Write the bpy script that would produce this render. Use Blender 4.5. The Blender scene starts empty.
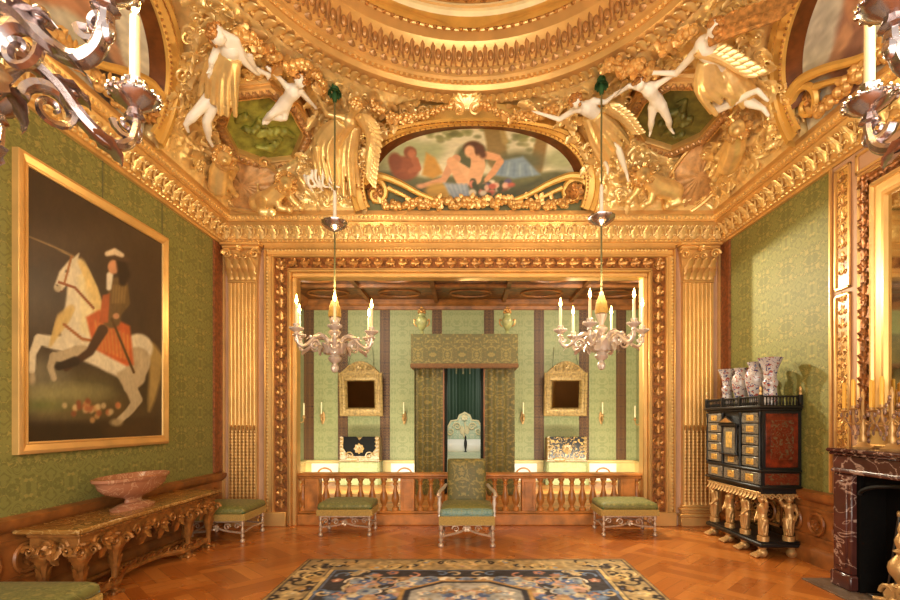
import bpy, math, random
import numpy as np
from mathutils import Vector, Matrix, Euler, noise
from mathutils.bvhtree import BVHTree
random.seed(7)
PI = math.pi
C = bpy.context.scene.collection
V = Vector
# ------------------------------------------------------------------ helpers
def T(x=0, y=0, z=0): return Matrix.Translation((x, y, z))
def RZ(a): return Matrix.Rotation(a, 4, 'Z')
def RX(a): return Matrix.Rotation(a, 4, 'X')
def RY(a): return Matrix.Rotation(a, 4, 'Y')
def S(x, y=None, z=None): return Matrix.Diagonal((x, x if y is None else y, x if z is None else z, 1))
def frame(o, xa, ya):
    xa = V(xa).normalized(); za = xa.cross(V(ya)).normalized(); ya = za.cross(xa)
    m = Matrix((xa, ya, za)).transposed().to_4x4(); m.translation = V(o); return m
def fz(o, y, n): y = V(y).normalized(); return frame(o, y.cross(V(n)), y)
ROOT = {}
def lin(c): return tuple(((x/12.92) if x <= .04045 else ((x+.055)/1.055)**2.4) for x in c)

class MB:
    def __init__(s): s.v = []; s.f = []
    def add(s, vs, fs, M=None):
        n = len(s.v)
        if M is not None: vs = [M @ V(p) for p in vs]
        s.v.extend([tuple(p) for p in vs]); s.f.extend([tuple(i+n for i in f) for f in fs]); return s
    def b(s, x0, x1, y0, y1, z0, z1, M=None, e=0):
        if e:
            e = min(e, abs(x1-x0)*.4, abs(y1-y0)*.4, abs(z1-z0)*.4)
            vs = []; 
            for z, k in ((z0, e), (z0+e, 0), (z1-e, 0), (z1, e)):
                a, b_, c, d = x0+k, x1-k, y0+k, y1-k; q = e-k
                vs += [(a+q, c, z), (b_-q, c, z), (b_, c+q, z), (b_, d-q, z), (b_-q, d, z), (a+q, d, z), (a, d-q, z), (a, c+q, z)]
            fs = [tuple(range(7, -1, -1)), tuple(range(24, 32))]
            for r in range(3):
                for i in range(8): fs.append((r*8+i, r*8+(i+1) % 8, r*8+8+(i+1) % 8, r*8+8+i))
            return s.add(vs, fs, M)
        vs = [(x0, y0, z0), (x1, y0, z0), (x1, y1, z0), (x0, y1, z0), (x0, y0, z1), (x1, y0, z1), (x1, y1, z1), (x0, y1, z1)]
        return s.add(vs, [(3, 2, 1, 0), (4, 5, 6, 7), (0, 1, 5, 4), (1, 2, 6, 5), (2, 3, 7, 6), (3, 0, 4, 7)], M)
    def lathe(s, prof, n=16, M=None, cap=True, sx=1, sy=1, lob=0, ln=0):
        vs = []; fs = []
        for r, z in prof:
            for i in range(n):
                a = 2*PI*i/n; q = r*(1+lob*math.cos(ln*a)) if ln else r
                vs.append((q*math.cos(a)*sx, q*math.sin(a)*sy, z))
        for k in range(len(prof)-1):
            for i in range(n): fs.append((k*n+i, k*n+(i+1) % n, k*n+n+(i+1) % n, k*n+n+i))
        if cap:
            fs.append(tuple(range(n-1, -1, -1))); fs.append(tuple(range((len(prof)-1)*n, len(prof)*n)))
        return s.add(vs, fs, M)
    def sph(s, c, r, n=10, m=7, M=None):
        if not hasattr(r, '__len__'): r = (r, r, r)
        vs = [(c[0], c[1], c[2]-r[2])]; fs = []
        for k in range(1, m):
            t = PI*k/m
            for i in range(n):
                a = 2*PI*i/n; vs.append((c[0]+r[0]*math.sin(t)*math.cos(a), c[1]+r[1]*math.sin(t)*math.sin(a), c[2]-r[2]*math.cos(t)))
        vs.append((c[0], c[1], c[2]+r[2])); L = len(vs)-1
        for i in range(n):
            fs.append((0, 1+(i+1) % n, 1+i)); fs.append((L, L-n+i, L-n+(i+1) % n))
        for k in range(m-2):
            for i in range(n): fs.append((1+k*n+i, 1+k*n+(i+1) % n, 1+(k+1)*n+(i+1) % n, 1+(k+1)*n+i))
        return s.add(vs, fs, M)
    def tube(s, pts, rad, n=8, M=None, flat=1.0, up=None, cap=True):
        pts = [V(p) for p in pts]; N = len(pts)
        if not hasattr(rad, '__len__'): rad = [rad]*N
        elif len(rad) != N: rad = [rad[0]+(rad[1]-rad[0])*i/(N-1) for i in range(N)]
        vs = []; fs = []; u = None
        for i in range(N):
            t = (pts[min(i+1, N-1)]-pts[max(i-1, 0)])
            t = t.normalized() if t.length > 1e-9 else V((0, 0, 1))
            if up is not None: u = V(up)-t*V(up).dot(t)
            elif u is None: u = t.orthogonal()
            else: u = u-t*u.dot(t)
            u = u.normalized() if u.length > 1e-6 else t.orthogonal().normalized()
            w = t.cross(u)
            for k in range(n):
                a = 2*PI*k/n; vs.append(pts[i]+(u*math.cos(a)*flat+w*math.sin(a))*rad[i])
        for i in range(N-1):
            for k in range(n): fs.append((i*n+k, i*n+(k+1) % n, i*n+n+(k+1) % n, i*n+n+k))
        if cap: fs.append(tuple(range(n-1, -1, -1))); fs.append(tuple(range((N-1)*n, N*n)))
        return s.add(vs, fs, M)
    def cap(s, p0, r0, p1, r1, n=10):
        p0, p1 = V(p0), V(p1); d = (p1-p0); d = d.normalized() if d.length > 1e-6 else V((0, 0, 1))
        pts = []; rs = []
        for a in (-.95, -.7, -.35): pts.append(p0+d*a*r0); rs.append(r0*math.sqrt(1-a*a))
        pts.append(p0); rs.append(r0); pts.append(p1); rs.append(r1)
        for a in (.35, .7, .95): pts.append(p1+d*a*r1); rs.append(r1*math.sqrt(1-a*a))
        return s.tube(pts, rs, n)
    def prism(s, poly, z0, z1, M=None, e=0):
        n = len(poly)
        if e:
            cx = sum(p[0] for p in poly)/n; cy = sum(p[1] for p in poly)/n
            w = max(max(abs(p[0]-cx), abs(p[1]-cy)) for p in poly); k = 1-e/w
            inn = [(cx+(p[0]-cx)*k, cy+(p[1]-cy)*k) for p in poly]
            rings = [[(p[0], p[1], z0) for p in poly], [(p[0], p[1], z1-e) for p in poly], [(p[0], p[1], z1) for p in inn]]
        else: rings = [[(p[0], p[1], z0) for p in poly], [(p[0], p[1], z1) for p in poly]]
        vs = [p for r in rings for p in r]; R = len(rings)
        fs = [tuple(range(n-1, -1, -1)), tuple(range((R-1)*n, R*n))]
        for r in range(R-1):
            for i in range(n): fs.append((r*n+i, r*n+(i+1) % n, (r+1)*n+(i+1) % n, (r+1)*n+i))
        return s.add(vs, fs, M)
    def grid(s, fn, nu, nv, wrapu=False):
        vs = [fn(i/nu, j/nv) for j in range(nv+1) for i in range(nu+(0 if wrapu else 1))]
        w = nu if wrapu else nu+1
        fs = [(j*w+i, j*w+(i+1) % w, (j+1)*w+(i+1) % w, (j+1)*w+i) for j in range(nv) for i in range(nu)]
        return s.add(vs, fs)
    def leaf(s, M, L=.1, W=.04, curl=.03, lobes=3, nu=8, nv=4, th=.3):
        def fn(v, u):
            w = W*(math.sin(PI*min(1, (u*.93+.07))**.75)**.8)*(1+.22*math.sin(u*lobes*2*PI))
            x = (v*2-1)
            z = curl*(u**2)*1.4+th*W*math.cos(x*PI*.5)*(1-u*.5)-(.12*W if abs(x) < .1 else 0)
            y = L*(u if u < .85 else .85+(u-.85)*.3)
            return M @ V((x*w, y, z))
        return s.grid(fn, nv, nu)
    def scroll(s, M, r=.1, turns=1.6, t=.02, n=30, flat=1.0, sign=1, d=.0):
        pts = []; rs = []
        for i in range(n+1):
            q = i/n; a = q*turns*2*PI; rr = r*(1-q*.88)
            pts.append(M @ V((sign*rr*math.cos(a), rr*math.sin(a), d*q))); rs.append(t*(1-.55*q))
        return s.tube(pts, rs, 6, flat=flat)
    def rosette(s, M, r=.05, n=8, h=.02):
        for i in range(n): s.leaf(M @ RZ(2*PI*i/n) @ T(0, r*.12, 0), r*.9, r*.3, h*.8, 2, 5, 2, .5)
        return s.sph((0, 0, h*.5), (r*.25, r*.25, h*.7), 8, 5, M)
    def sweep(s, prof, path, closed=False):
        # prof: (offset towards the left of travel, z); path: xy polyline
        P = [V((p[0], p[1])) for p in path]; n = len(P); vs = []; k = len(prof)
        for i in range(n):
            a = P[i]-P[i-1] if (i > 0 or closed) else P[1]-P[0]
            b_ = P[(i+1) % n]-P[i] if (i < n-1 or closed) else P[-1]-P[-2]
            na = V((-a.y, a.x)).normalized(); nb = V((-b_.y, b_.x)).normalized()
            m = (na+nb); m = m/ (m.dot(na)) if m.length > 1e-6 else na
            for o, z in prof: vs.append((P[i].x+m.x*o, P[i].y+m.y*o, z))
        fs = []
        for i in range(n if closed else n-1):
            j = (i+1) % n
            for q in range(k-1): fs.append((i*k+q, j*k+q, j*k+q+1, i*k+q+1))
        return s.add(vs, fs)
    def build(s, name, m, parent=None, smooth=True, ang=40, world=True, loc=None):
        me = bpy.data.meshes.new(name); off = V((0, 0, 0))
        if parent is not None and world: off = ROOT.get(parent.name, V((0, 0, 0)))
        if loc is not None: off = V(loc)
        vs = s.v if off.length == 0 else [(p[0]-off.x, p[1]-off.y, p[2]-off.z) for p in s.v]
        me.from_pydata(vs, [], s.f); me.update()
        if smooth:
            me.shade_smooth(); me.set_sharp_from_angle(angle=math.radians(ang))
        me.materials.append(m)
        o = bpy.data.objects.new(name, me); C.objects.link(o)
        if loc is not None: o.location = loc; ROOT[o.name] = V(loc)
        if parent is not None:
            o.parent = parent
            if world: ROOT[o.name] = off
        return o
def tag(o, label=None, cat=None, group=None, kind=None):
    if label: o['label'] = label
    if cat: o['category'] = cat
    if group: o['group'] = group
    if kind: o['kind'] = kind
    return o
def thing(name, label, cat, loc=(0, 0, 0), group=None, rz=0):
    o = bpy.data.objects.new(name, None); C.objects.link(o); o.location = loc; o.rotation_euler = (0, 0, rz)
    o.empty_display_size = .1
    ROOT[o.name] = V(loc); return tag(o, label, cat, group)
def dup(o, loc=None, rz=None, label=None, group=None, parent=None, scale=None):
    c = o.copy(); C.objects.link(c)
    if parent is not None: c.parent = parent
    if loc is not None: c.location = loc
    if rz is not None: c.rotation_euler = (0, 0, rz)
    if scale is not None: c.scale = scale
    if label: c['label'] = label
    if group: c['group'] = group
    for ch in list(o.children): dup(ch, parent=c)
    return c
def st(name, mb, m, label=None, **k):
    o = mb.build(name, m, **k); o['kind'] = 'structure'
    if label: o['label'] = label
    return o
def bake(o, mods):
    for t, kw in mods:
        md = o.modifiers.new(t, t)
        for a, b_ in kw.items(): setattr(md, a, b_)
    dg = bpy.context.evaluated_depsgraph_get(); dg.update()
    me = bpy.data.meshes.new_from_object(o.evaluated_get(dg))
    o.modifiers.clear(); old = o.data; o.data = me; bpy.data.meshes.remove(old)
    o.data.shade_smooth(); return o
def blob(mb, name, m, parent=None, vox=.012, sm=4, **k):
    o = mb.build(name, m, parent, **k)
    o = bake(o, [('REMESH', dict(mode='VOXEL', voxel_size=vox)), ('SMOOTH', dict(iterations=sm, factor=.5))])
    if not o.data.materials: o.data.materials.append(m)
    return o
def arc(c, r, a0, a1, n, M=None):
    out = [V((c[0]+r*math.cos(a0+(a1-a0)*i/n), c[1]+r*math.sin(a0+(a1-a0)*i/n), 0)) for i in range(n+1)]
    return [M @ p for p in out] if M is not None else out
def spline(pts, n=6):
    P = [V(p) for p in pts]; out = []
    for i in range(len(P)-1):
        a, b_, c, d = P[max(i-1, 0)], P[i], P[i+1], P[min(i+2, len(P)-1)]
        for k in range(n):
            t = k/n
            out.append(.5*((2*b_)+(c-a)*t+(2*a-5*b_+4*c-d)*t*t+(3*b_-a-3*c+d)*t**3))
    out.append(P[-1]); return out
# ------------------------------------------------------------------ materials
class NT:
    def __init__(s, name):
        m = bpy.data.materials.new(name); m.use_nodes = True; s.m = m; s.t = m.node_tree
        s.p = s.t.nodes['Principled BSDF']
    def n(s, typ, ins=None, **k):
        nd = s.t.nodes.new('ShaderNode'+typ)
        for a, b_ in k.items(): setattr(nd, a, b_)
        for a, b_ in (ins or {}).items(): s.c(nd.inputs[a], b_)
        return nd
    def c(s, sock, val):
        if isinstance(val, bpy.types.NodeSocket): s.t.links.new(val, sock)
        elif isinstance(val, bpy.types.Node): s.t.links.new(val.outputs[0], sock)
        else:
            if hasattr(val, '__len__') and len(val) == 3 and sock.type == 'RGBA': val = (*val, 1)
            sock.default_value = val
    def math(s, op, a, b_=0.0, c=None):
        nd = s.n('Math', {0: a, 1: b_}, operation=op)
        if c is not None: s.c(nd.inputs[2], c)
        return nd.outputs[0]
    def co(s, kind='Object'): return s.n('TexCoord').outputs[kind]
    def ramp(s, fac, stops, interp='LINEAR'):
        nd = s.n('ValToRGB', {0: fac}); cr = nd.color_ramp; cr.interpolation = interp
        while len(cr.elements) < len(stops): cr.elements.new(.5)
        for e, (p, c) in zip(cr.elements, stops): e.position = p; e.color = (*lin(c), 1)
        return nd.outputs[0]
    def mix(s, f, a, b_, blend='MIX'):
        nd = s.n('Mix', data_type='RGBA', blend_type=blend); s.c(nd.inputs[0], f); s.c(nd.inputs[6], a); s.c(nd.inputs[7], b_); return nd.outputs[2]
    def noise(s, vec, scale, detail=3, dist=0, rough=.5):
        return s.n('TexNoise', {'Vector': vec, 'Scale': scale, 'Detail': detail, 'Distortion': dist, 'Roughness': rough}).outputs[0]
    def bump(s, h, strength=.3, dist=.01):
        nd = s.n('Bump', {'Height': h, 'Strength': strength, 'Distance': dist}); s.c(s.p.inputs['Normal'], nd.outputs[0])
    def set(s, col=None, rough=None, metal=None, **k):
        if col is not None: s.c(s.p.inputs['Base Color'], lin(col) if isinstance(col, tuple) else col)
        if rough is not None: s.c(s.p.inputs['Roughness'], rough)
        if metal is not None: s.c(s.p.inputs['Metallic'], metal)
        for a, b_ in k.items(): s.c(s.p.inputs[a.replace('_', ' ')], b_)
        return s
def simple(name, col, rough=.5, metal=0, ns=0, nb=.3, nd=.005, var=0, vs=8, **k):
    t = NT(name); o = t.co()
    if var:
        f = t.noise(o, vs, 3)
        c = t.ramp(f, [(.3, tuple(max(0, x*(1-var)) for x in col)), (.7, tuple(min(1, x*(1+var)) for x in col))])
        t.set(c, rough, metal, **k)
    else: t.set(col, rough, metal, **k)
    if ns: t.bump(t.noise(o, ns, 3, .6), nb, nd)
    return t.m
M = {}
M['gold'] = simple('gilding', (.88, .71, .44), .36, .6, 70, .12, .004, .05, 4)
M['goldb'] = simple('bright gilding', (.95, .83, .57), .35, .6, 60, .15, .004, .06, 9)
M['goldd'] = simple('old dark gilding', (.72, .52, .29), .38, .55, 60, .3, .005, .22, 22)
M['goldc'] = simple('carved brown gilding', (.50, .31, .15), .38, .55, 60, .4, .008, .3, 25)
M['goldw'] = simple('worn brown gilt wood', (.60, .40, .19), .42, .4, 50, .3, .005, .22, 14)
M['ochre'] = simple('ochre gilt plaster', (.88, .70, .36), .42, .35, 30, .08, .005, .06, 5)
M['cream'] = simple('cream plaster', (.93, .86, .66), .65, 0, 20, .15, .006, .05, 5)
M['pale'] = simple('pale painted wood', (.74, .58, .45), .55, 0, 0, 0, 0, .05, 3)
M['white'] = simple('white stucco', (.95, .93, .87), .5, 0, 40, .12, .003)
M['tan'] = simple('tan gilding', (.70, .52, .32), .4, .45, 60, .2, .004, .12, 16)
M['pink'] = simple('pinkish gilt shell', (.80, .62, .40), .5, .25, 40, .4, .008, .12, 14)
M['reveal'] = simple('brown lacquered reveal', (.42, .24, .10), .4, .2, 0, 0, 0, .15, 10)
M['silver'] = simple('silver', (.72, .66, .65), .2, .95, 35, .2, .004)
M['silverw'] = simple('white silvered metal', (.86, .80, .74), .36, .45, 60, .3, .004)
M['silvf'] = simple('dull silvered wood', (.74, .64, .54), .38, .45, 60, .3, .004, .1, 30)
M['wax'] = simple('ivory candle wax', (.97, .90, .72), .5, 0, Subsurface_Weight=.2)
M['waxy'] = simple('yellow beeswax', (.92, .70, .26), .5, 0)
M['ebony'] = simple('ebony veneer', (.05, .04, .035), .42, 0, 60, .1, .002)
M['wood'] = simple('honey oak', (.70, .45, .21), .38, 0, 0, 0, 0, .18, 6)
M['woodd'] = simple('brown oak', (.54, .33, .15), .4, 0, 0, 0, 0, .2, 6)
M['steel'] = simple('worn steel', (.42, .38, .35), .35, .85)
M['iron'] = simple('black iron', (.05, .045, .04), .5, .5, 40, .2, .003)
M['bronze'] = simple('gilt bronze', (.76, .60, .38), .42, .55, 60, .25, .004)
M['fringe'] = simple('gold silk braid', (.68, .55, .28), .75, 0, 150, .5, .004, .1, 60)
M['copper'] = simple('copper braid', (.46, .31, .15), .6, .1, 120, .4, .004, .1, 40)
M['cord'] = simple('olive silk cord', (.40, .38, .22), .7, 0, 200, .5, .004)
M['greensilk'] = simple('green silk rosette', (.16, .34, .16), .7)
M['mirror'] = simple('old mirror glass', (.42, .36, .27), .06, 1.0)
M['teal'] = simple('teal silk', (.20, .28, .20), .6, 0, 30, .2, .004)
M['soot'] = simple('sooty brick', (.045, .036, .03), .9, 0, 12, .4, .02, Specular_IOR_Level=.1)
M['blackm'] = simple('matt black lacquer', (.03, .025, .02), .7, 0, Specular_IOR_Level=.15)
def emis(name, col, s):
    t = NT(name); t.set(col, .5, 0); t.c(t.p.inputs['Emission Color'], lin(col)); t.p.inputs['Emission Strength'].default_value = s; return t.m
M['flame'] = emis('candle flame', (1, .80, .42), 45)
def damask(name, c1, c2, c3=None, w=.22, h=.34, sc=9, lo=.47, rough=.55, sheen=.04, plan=False):
    t = NT(name); sp = t.n('SeparateXYZ', {0: t.co()})
    u = t.math('PINGPONG', sp.outputs[0] if plan else t.math('ADD', sp.outputs[0], sp.outputs[1]), w)
    v = t.math('PINGPONG', t.math('ADD', sp.outputs[1], sp.outputs[2]) if plan else sp.outputs[2], h)
    vec = t.n('CombineXYZ', {0: u, 1: v, 2: 3.7}).outputs[0]
    f = t.noise(vec, sc, 1.5, 2.4, .45)
    f2 = t.noise(vec, sc*2.6, 2, .8)
    base = t.ramp(f, [(lo-.02, c1), (lo+.02, c2)])
    fine = t.noise(t.co(), 180, 1)
    if c3: base = t.mix(t.ramp(f2, [(.56, (0, 0, 0)), (.6, (1, 1, 1))]), base, lin(c3))
    base = t.mix(.22, base, t.ramp(fine, [(.3, tuple(x*.6 for x in c1)), (.7, c2)]))
    t.set(base, rough, 0, Sheen_Weight=sheen); t.bump(f, .25, .004); return t.m
M['damask'] = damask('green wall damask', (.44, .43, .20), (.52, .51, .25), (.63, .57, .29), .21, .32, 9.5, .48, .6, .04)
M['damaskl'] = damask('pale green alcove damask', (.53, .55, .35), (.61, .61, .41), None, .2, .32, 10)
M['damaskb'] = damask('olive gold bed brocade', (.38, .35, .17), (.57, .50, .25), (.33, .34, .18), .26, .42, 8, .52)
M['silk'] = damask('green silk brocade', (.39, .39, .18), (.47, .46, .22), (.57, .53, .28), .12, .16, 15, plan=True)
M['silkb'] = damask('blue green silk', (.36, .50, .47), (.50, .60, .54), (.60, .60, .40), .12, .16, 16, plan=True)
M['silkd'] = simple('green silk side', (.27, .36, .20), .6, 0, 60, .2, .003, .15, 30)
M['band'] = damask('brown embroidered border', (.19, .075, .02), (.35, .18, .05), (.66, .50, .24), .05, .12, 30, .5)
def parquet():
    t = NT('oak parquet'); sp = t.n('SeparateXYZ', {0: t.co()}); x, y = sp.outputs[0], sp.outputs[1]
    a = t.math('MULTIPLY', t.math('ADD', x, y), .7071); b_ = t.math('MULTIPLY', t.math('SUBTRACT', x, y), .7071)
    c = .52
    i = t.math('FLOOR', t.math('DIVIDE', a, c)); j = t.math('FLOOR', t.math('DIVIDE', b_, c))
    par = t.math('FLOORED_MODULO', t.math('ADD', i, j), 2.0)
    w = t.math('ADD', t.math('MULTIPLY', a, par), t.math('MULTIPLY', b_, t.math('SUBTRACT', 1.0, par)))
    l = t.math('ADD', t.math('MULTIPLY', b_, par), t.math('MULTIPLY', a, t.math('SUBTRACT', 1.0, par)))
    k = t.math('DIVIDE', w, .13); pi_ = t.math('FLOOR', k); fr = t.math('FRACT', k)
    wn = t.n('TexWhiteNoise', {'Vector': t.n('CombineXYZ', {0: pi_, 1: i, 2: j}).outputs[0]}).outputs[0]
    gr = t.noise(t.n('CombineXYZ', {0: t.math('MULTIPLY', w, 14), 1: t.math('MULTIPLY', l, 1.2), 2: wn}).outputs[0], 5, 4, .8)
    f = t.math('ADD', t.math('MULTIPLY', wn, .6), t.math('MULTIPLY', gr, .4))
    col = t.ramp(f, [(.1, (.60, .32, .12)), (.5, (.72, .42, .17)), (.9, (.82, .52, .24))])
    g = t.math('LESS_THAN', fr, .035)
    col = t.mix(t.math('MULTIPLY', g, .6), col, lin((.22, .10, .05)))
    big = t.noise(t.co(), 1.3, 3)
    rg = t.math('ADD', .2, t.math('MULTIPLY', big, .16))
    t.set(col, rg, 0, Coat_Weight=.25, Coat_Roughness=.15)
    t.bump(t.math('ADD', t.math('MULTIPLY', wn, .5), t.math('SUBTRACT', 1.0, g)), .12, .003); return t.m
M['parquet'] = parquet()
def marble(name, base, vein, sc=4, wid=.05, rough=.18, c3=None):
    t = NT(name); o = t.co()
    n1 = t.noise(o, sc, 5, 1.2); n2 = t.noise(o, sc*2.3, 5, 2.0)
    d = t.math('ABSOLUTE', t.math('SUBTRACT', n2, .5))
    b0 = t.ramp(n1, [(.3, base), (.7, c3 or tuple(x*1.5 for x in base))])
    col = t.mix(t.ramp(d, [(0, (1, 1, 1)), (wid, (0, 0, 0))]), b0, lin(vein))
    t.set(col, rough, 0); return t.m
M['purple'] = marble('purple veined marble', (.19, .095, .085), (.66, .54, .48), 1.25, .02, .2, (.34, .18, .15))
M['ambermarble'] = marble('amber marble', (.50, .32, .13), (.76, .60, .36), 2.6, .04, .2, (.64, .46, .22))
M['redmarble'] = marble('rose marble', (.64, .43, .31), (.80, .62, .48), 2.2, .03, .25, (.68, .46, .34))
M['hearth'] = marble('grey hearth stone', (.30, .24, .19), (.5, .45, .4), 3, .03, .4)
def porcelain():
    t = NT('painted porcelain'); o = t.co()
    f = t.noise(o, 17, 2, 1.2); g = t.noise(o, 22, 2, 1.5, .6)
    c = t.mix(t.ramp(f, [(.58, (0, 0, 0)), (.62, (1, 1, 1))]), lin((.70, .66, .64)), lin((.58, .27, .21)))
    c = t.mix(t.ramp(g, [(.57, (0, 0, 0)), (.61, (1, 1, 1))]), c, lin((.20, .22, .40)))
    t.set(c, .12, 0); return t.m
M['porcelain'] = porcelain()
def tort():
    t = NT('red tortoiseshell inlay'); o = t.co()
    f = t.noise(o, 22, 2, 1.6); c = t.ramp(f, [(.40, (.34, .12, .05)), (.52, (.42, .16, .08)), (.57, (.30, .20, .12)), (.64, (.38, .28, .18))])
    t.set(c, .25, 0); return t.m
M['tort'] = simple('red tortoiseshell', (.36, .12, .05), .25, 0, 0, 0, 0, .3, 14)
M['tortin'] = tort()
def inlay(name, a, b_, sc=30, lo=.5):
    t = NT(name); o = t.co(); f = t.noise(o, sc, 2, 2.0)
    c = t.ramp(f, [(lo-.01, a), (lo+.02, b_)]); t.set(c, .3, 0); t.bump(f, .2, .002); return t.m
M['brassinlay'] = inlay('ebony and pewter inlay', (.12, .11, .10), (.48, .44, .38), 46, .44)
M['arab'] = inlay('painted arabesque panel', (.85, .66, .34), (.52, .34, .14), 24, .54)
M['blackgold'] = inlay('black lacquer with gold scrolls', (.03, .025, .02), (.66, .52, .27), 13, .55)
M['tanstraw'] = inlay('tan lacquer ground', (.50, .39, .21), (.62, .50, .30), 22, .5)
M['paint4'] = inlay('dark painted ceiling panels', (.34, .19, .08), (.54, .32, .13), 5, .52)
def vcol(name, rough=.6, metal=0, bumpn=0):
    t = NT(name); a = t.n('VertexColor', layer_name='Col'); t.set(a.outputs[0], rough, metal)
    if bumpn: t.bump(t.noise(t.co(), bumpn, 2), .3, .004)
    return t.m
M['oil'] = vcol('oil paint', .45); M['fresco'] = vcol('painted plaster', .6); M['pile'] = vcol('wool pile', .95, 0, 300)
M['embroid'] = damask('embroidered silk headboard', (.72, .80, .66), (.88, .88, .74), None, .12, .16, 14, .5)
# ------------------------------------------------------------------ painting of pictures and the rug
class Paint:
    def __init__(s, x0, x1, y0, y1, nx, ny, bg):
        s.nx, s.ny = nx, ny; s.X, s.Y = np.meshgrid(np.linspace(x0, x1, nx+1), np.linspace(y0, y1, ny+1))
        s.c = np.zeros((ny+1, nx+1, 3)); s.c[:] = bg
        s.ext = (x0, x1, y0, y1)
    def over(s, d, col, soft, al=1):
        a = np.clip(.5-d/soft, 0, 1)*al; s.c = s.c*(1-a[..., None])+np.array(col)*a[..., None]; return s
    def ell(s, cx, cy, rx, ry, col, soft=2, rot=0, al=1):
        dx, dy = s.X-cx, s.Y-cy; c, q = math.cos(rot), math.sin(rot); u = (dx*c+dy*q)/rx; v = (-dx*q+dy*c)/ry
        return s.over((np.sqrt(u*u+v*v)-1)*min(rx, ry), col, soft, al)
    def seg(s, p, q, r0, r1, col, soft=2, al=1):
        d = np.array(q, float)-p; L2 = d@d+1e-9; t = np.clip(((s.X-p[0])*d[0]+(s.Y-p[1])*d[1])/L2, 0, 1)
        return s.over(np.hypot(s.X-p[0]-t*d[0], s.Y-p[1]-t*d[1])-(r0+(r1-r0)*t), col, soft, al)
    def line(s, pts, r, col, soft=2, al=1):
        n = len(pts)-1
        d = None
        for i in range(n):
            p, q = pts[i], pts[i+1]; e = np.array(q, float)-p; t = np.clip(((s.X-p[0])*e[0]+(s.Y-p[1])*e[1])/(e@e+1e-9), 0, 1)
            ra = r[i] if hasattr(r, '__len__') else r; rb = r[i+1] if hasattr(r, '__len__') else r
            k = np.hypot(s.X-p[0]-t*e[0], s.Y-p[1]-t*e[1])-(ra+(rb-ra)*t)
            d = k if d is None else np.minimum(d, k)
        return s.over(d, col, soft, al)
    def poly(s, pts, col, soft=2, al=1):
        d = np.full(s.X.shape, 1e9); ins = np.zeros(s.X.shape, bool); n = len(pts)
        for i in range(n):
            p, q = np.array(pts[i], float), np.array(pts[(i+1) % n], float); e = q-p
            t = np.clip(((s.X-p[0])*e[0]+(s.Y-p[1])*e[1])/(e@e+1e-9), 0, 1)
            d = np.minimum(d, np.hypot(s.X-p[0]-t*e[0], s.Y-p[1]-t*e[1]))
            if abs(e[1]) > 1e-9:
                c = ((p[1] > s.Y) != (q[1] > s.Y)) & (s.X < e[0]*(s.Y-p[1])/e[1]+p[0]); ins ^= c
        return s.over(np.where(ins, -d, d), col, soft, al)
    def grain(s, amt, cells=40, seed=1):
        r = np.random.RandomState(seed); g = r.rand(cells+2, cells+2)
        x = (s.X-s.ext[0])/(s.ext[1]-s.ext[0])*cells; y = (s.Y-s.ext[2])/(s.ext[3]-s.ext[2])*cells
        i = np.clip(x.astype(int), 0, cells); j = np.clip(y.astype(int), 0, cells); fx, fy = x-i, y-j
        n = g[j, i]*(1-fx)*(1-fy)+g[j, i+1]*fx*(1-fy)+g[j+1, i]*(1-fx)*fy+g[j+1, i+1]*fx*fy
        s.c = np.clip(s.c*(1+amt*(n[..., None]-.5)*2), 0, 1); return s
    def mesh(s, fn, name, m, parent=None, keep=None, world=True):
        mb = MB(); W = s.nx+1
        mb.v = [tuple(fn(s.X[j, i], s.Y[j, i])) for j in range(s.ny+1) for i in range(W)]
        mb.f = [(j*W+i, j*W+i+1, (j+1)*W+i+1, (j+1)*W+i) for j in range(s.ny) for i in range(s.nx)
                if keep is None or keep(s.X[j, i]*.5+s.X[j+1, i+1]*.5, s.Y[j, i]*.5+s.Y[j+1, i+1]*.5)]
        o = mb.build(name, m, parent, smooth=False, world=world)
        at = o.data.color_attributes.new('Col', 'FLOAT_COLOR', 'POINT')
        c = np.where(s.c <= .04045, s.c/12.92, ((s.c+.055)/1.055)**2.4)
        at.data.foreach_set('color', np.concatenate([c, np.ones(c.shape[:2]+(1,))], 2).astype(np.float32).ravel())
        return o
# ------------------------------------------------------------------ camera
F = 490.0; VX, VY, H = 466.0, 420.0, 1.5
cam = bpy.data.cameras.new('camera'); co_ = bpy.data.objects.new('camera', cam); C.objects.link(co_)
cam.sensor_width = 36; cam.lens = 36*F/900; cam.shift_x = -(VX-450)/900; cam.shift_y = (VY-300)/900
cam.clip_start = .02
co_.location = (0, 0, H); co_.rotation_euler = (PI/2, 0, 0); bpy.context.scene.camera = co_
def wx(px, Y): return (px-VX)/F*Y
def wz(py, Y): return H+(VY-py)/F*Y
# ------------------------------------------------------------------ room shell
XL, XR, YB = -3.49, 3.65, 7.0
OX0, OX1, OZ = -2.41, 2.52, 3.53
AX0, AX1, AY, AZ = -3.57, 3.75, 10.8, 4.12
ZC = 4.41
st('floor', MB().b(XL-.2, XR+.2, -1.2, 7.12, -.1, 0), M['parquet'], smooth=False)
st('floor', MB().b(AX0-.1, AX1+.1, 7.12, AY+.2, -.1, .14), M['wood'], smooth=False)
st('wall_left', MB().b(XL-.2, XL, -1.2, YB+.12, 0, ZC+.1), M['damask'], smooth=False)
st('wall_right', MB().b(XR, XR+.2, -1.2, YB+.12, 0, ZC+.1), M['damask'], smooth=False)
w = MB().b(XL, OX0, YB, YB+.12, 0, ZC+.1).b(OX1, XR, YB, YB+.12, 0, ZC+.1).b(OX0, OX1, YB, YB+.12, OZ, ZC+.1)
st('wall_back', w, M['pale'], smooth=False)
st('wall_alcove_back', MB().b(AX0-.1, AX1+.1, AY, AY+.15, .14, AZ+.1), M['damaskl'], smooth=False)
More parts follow.
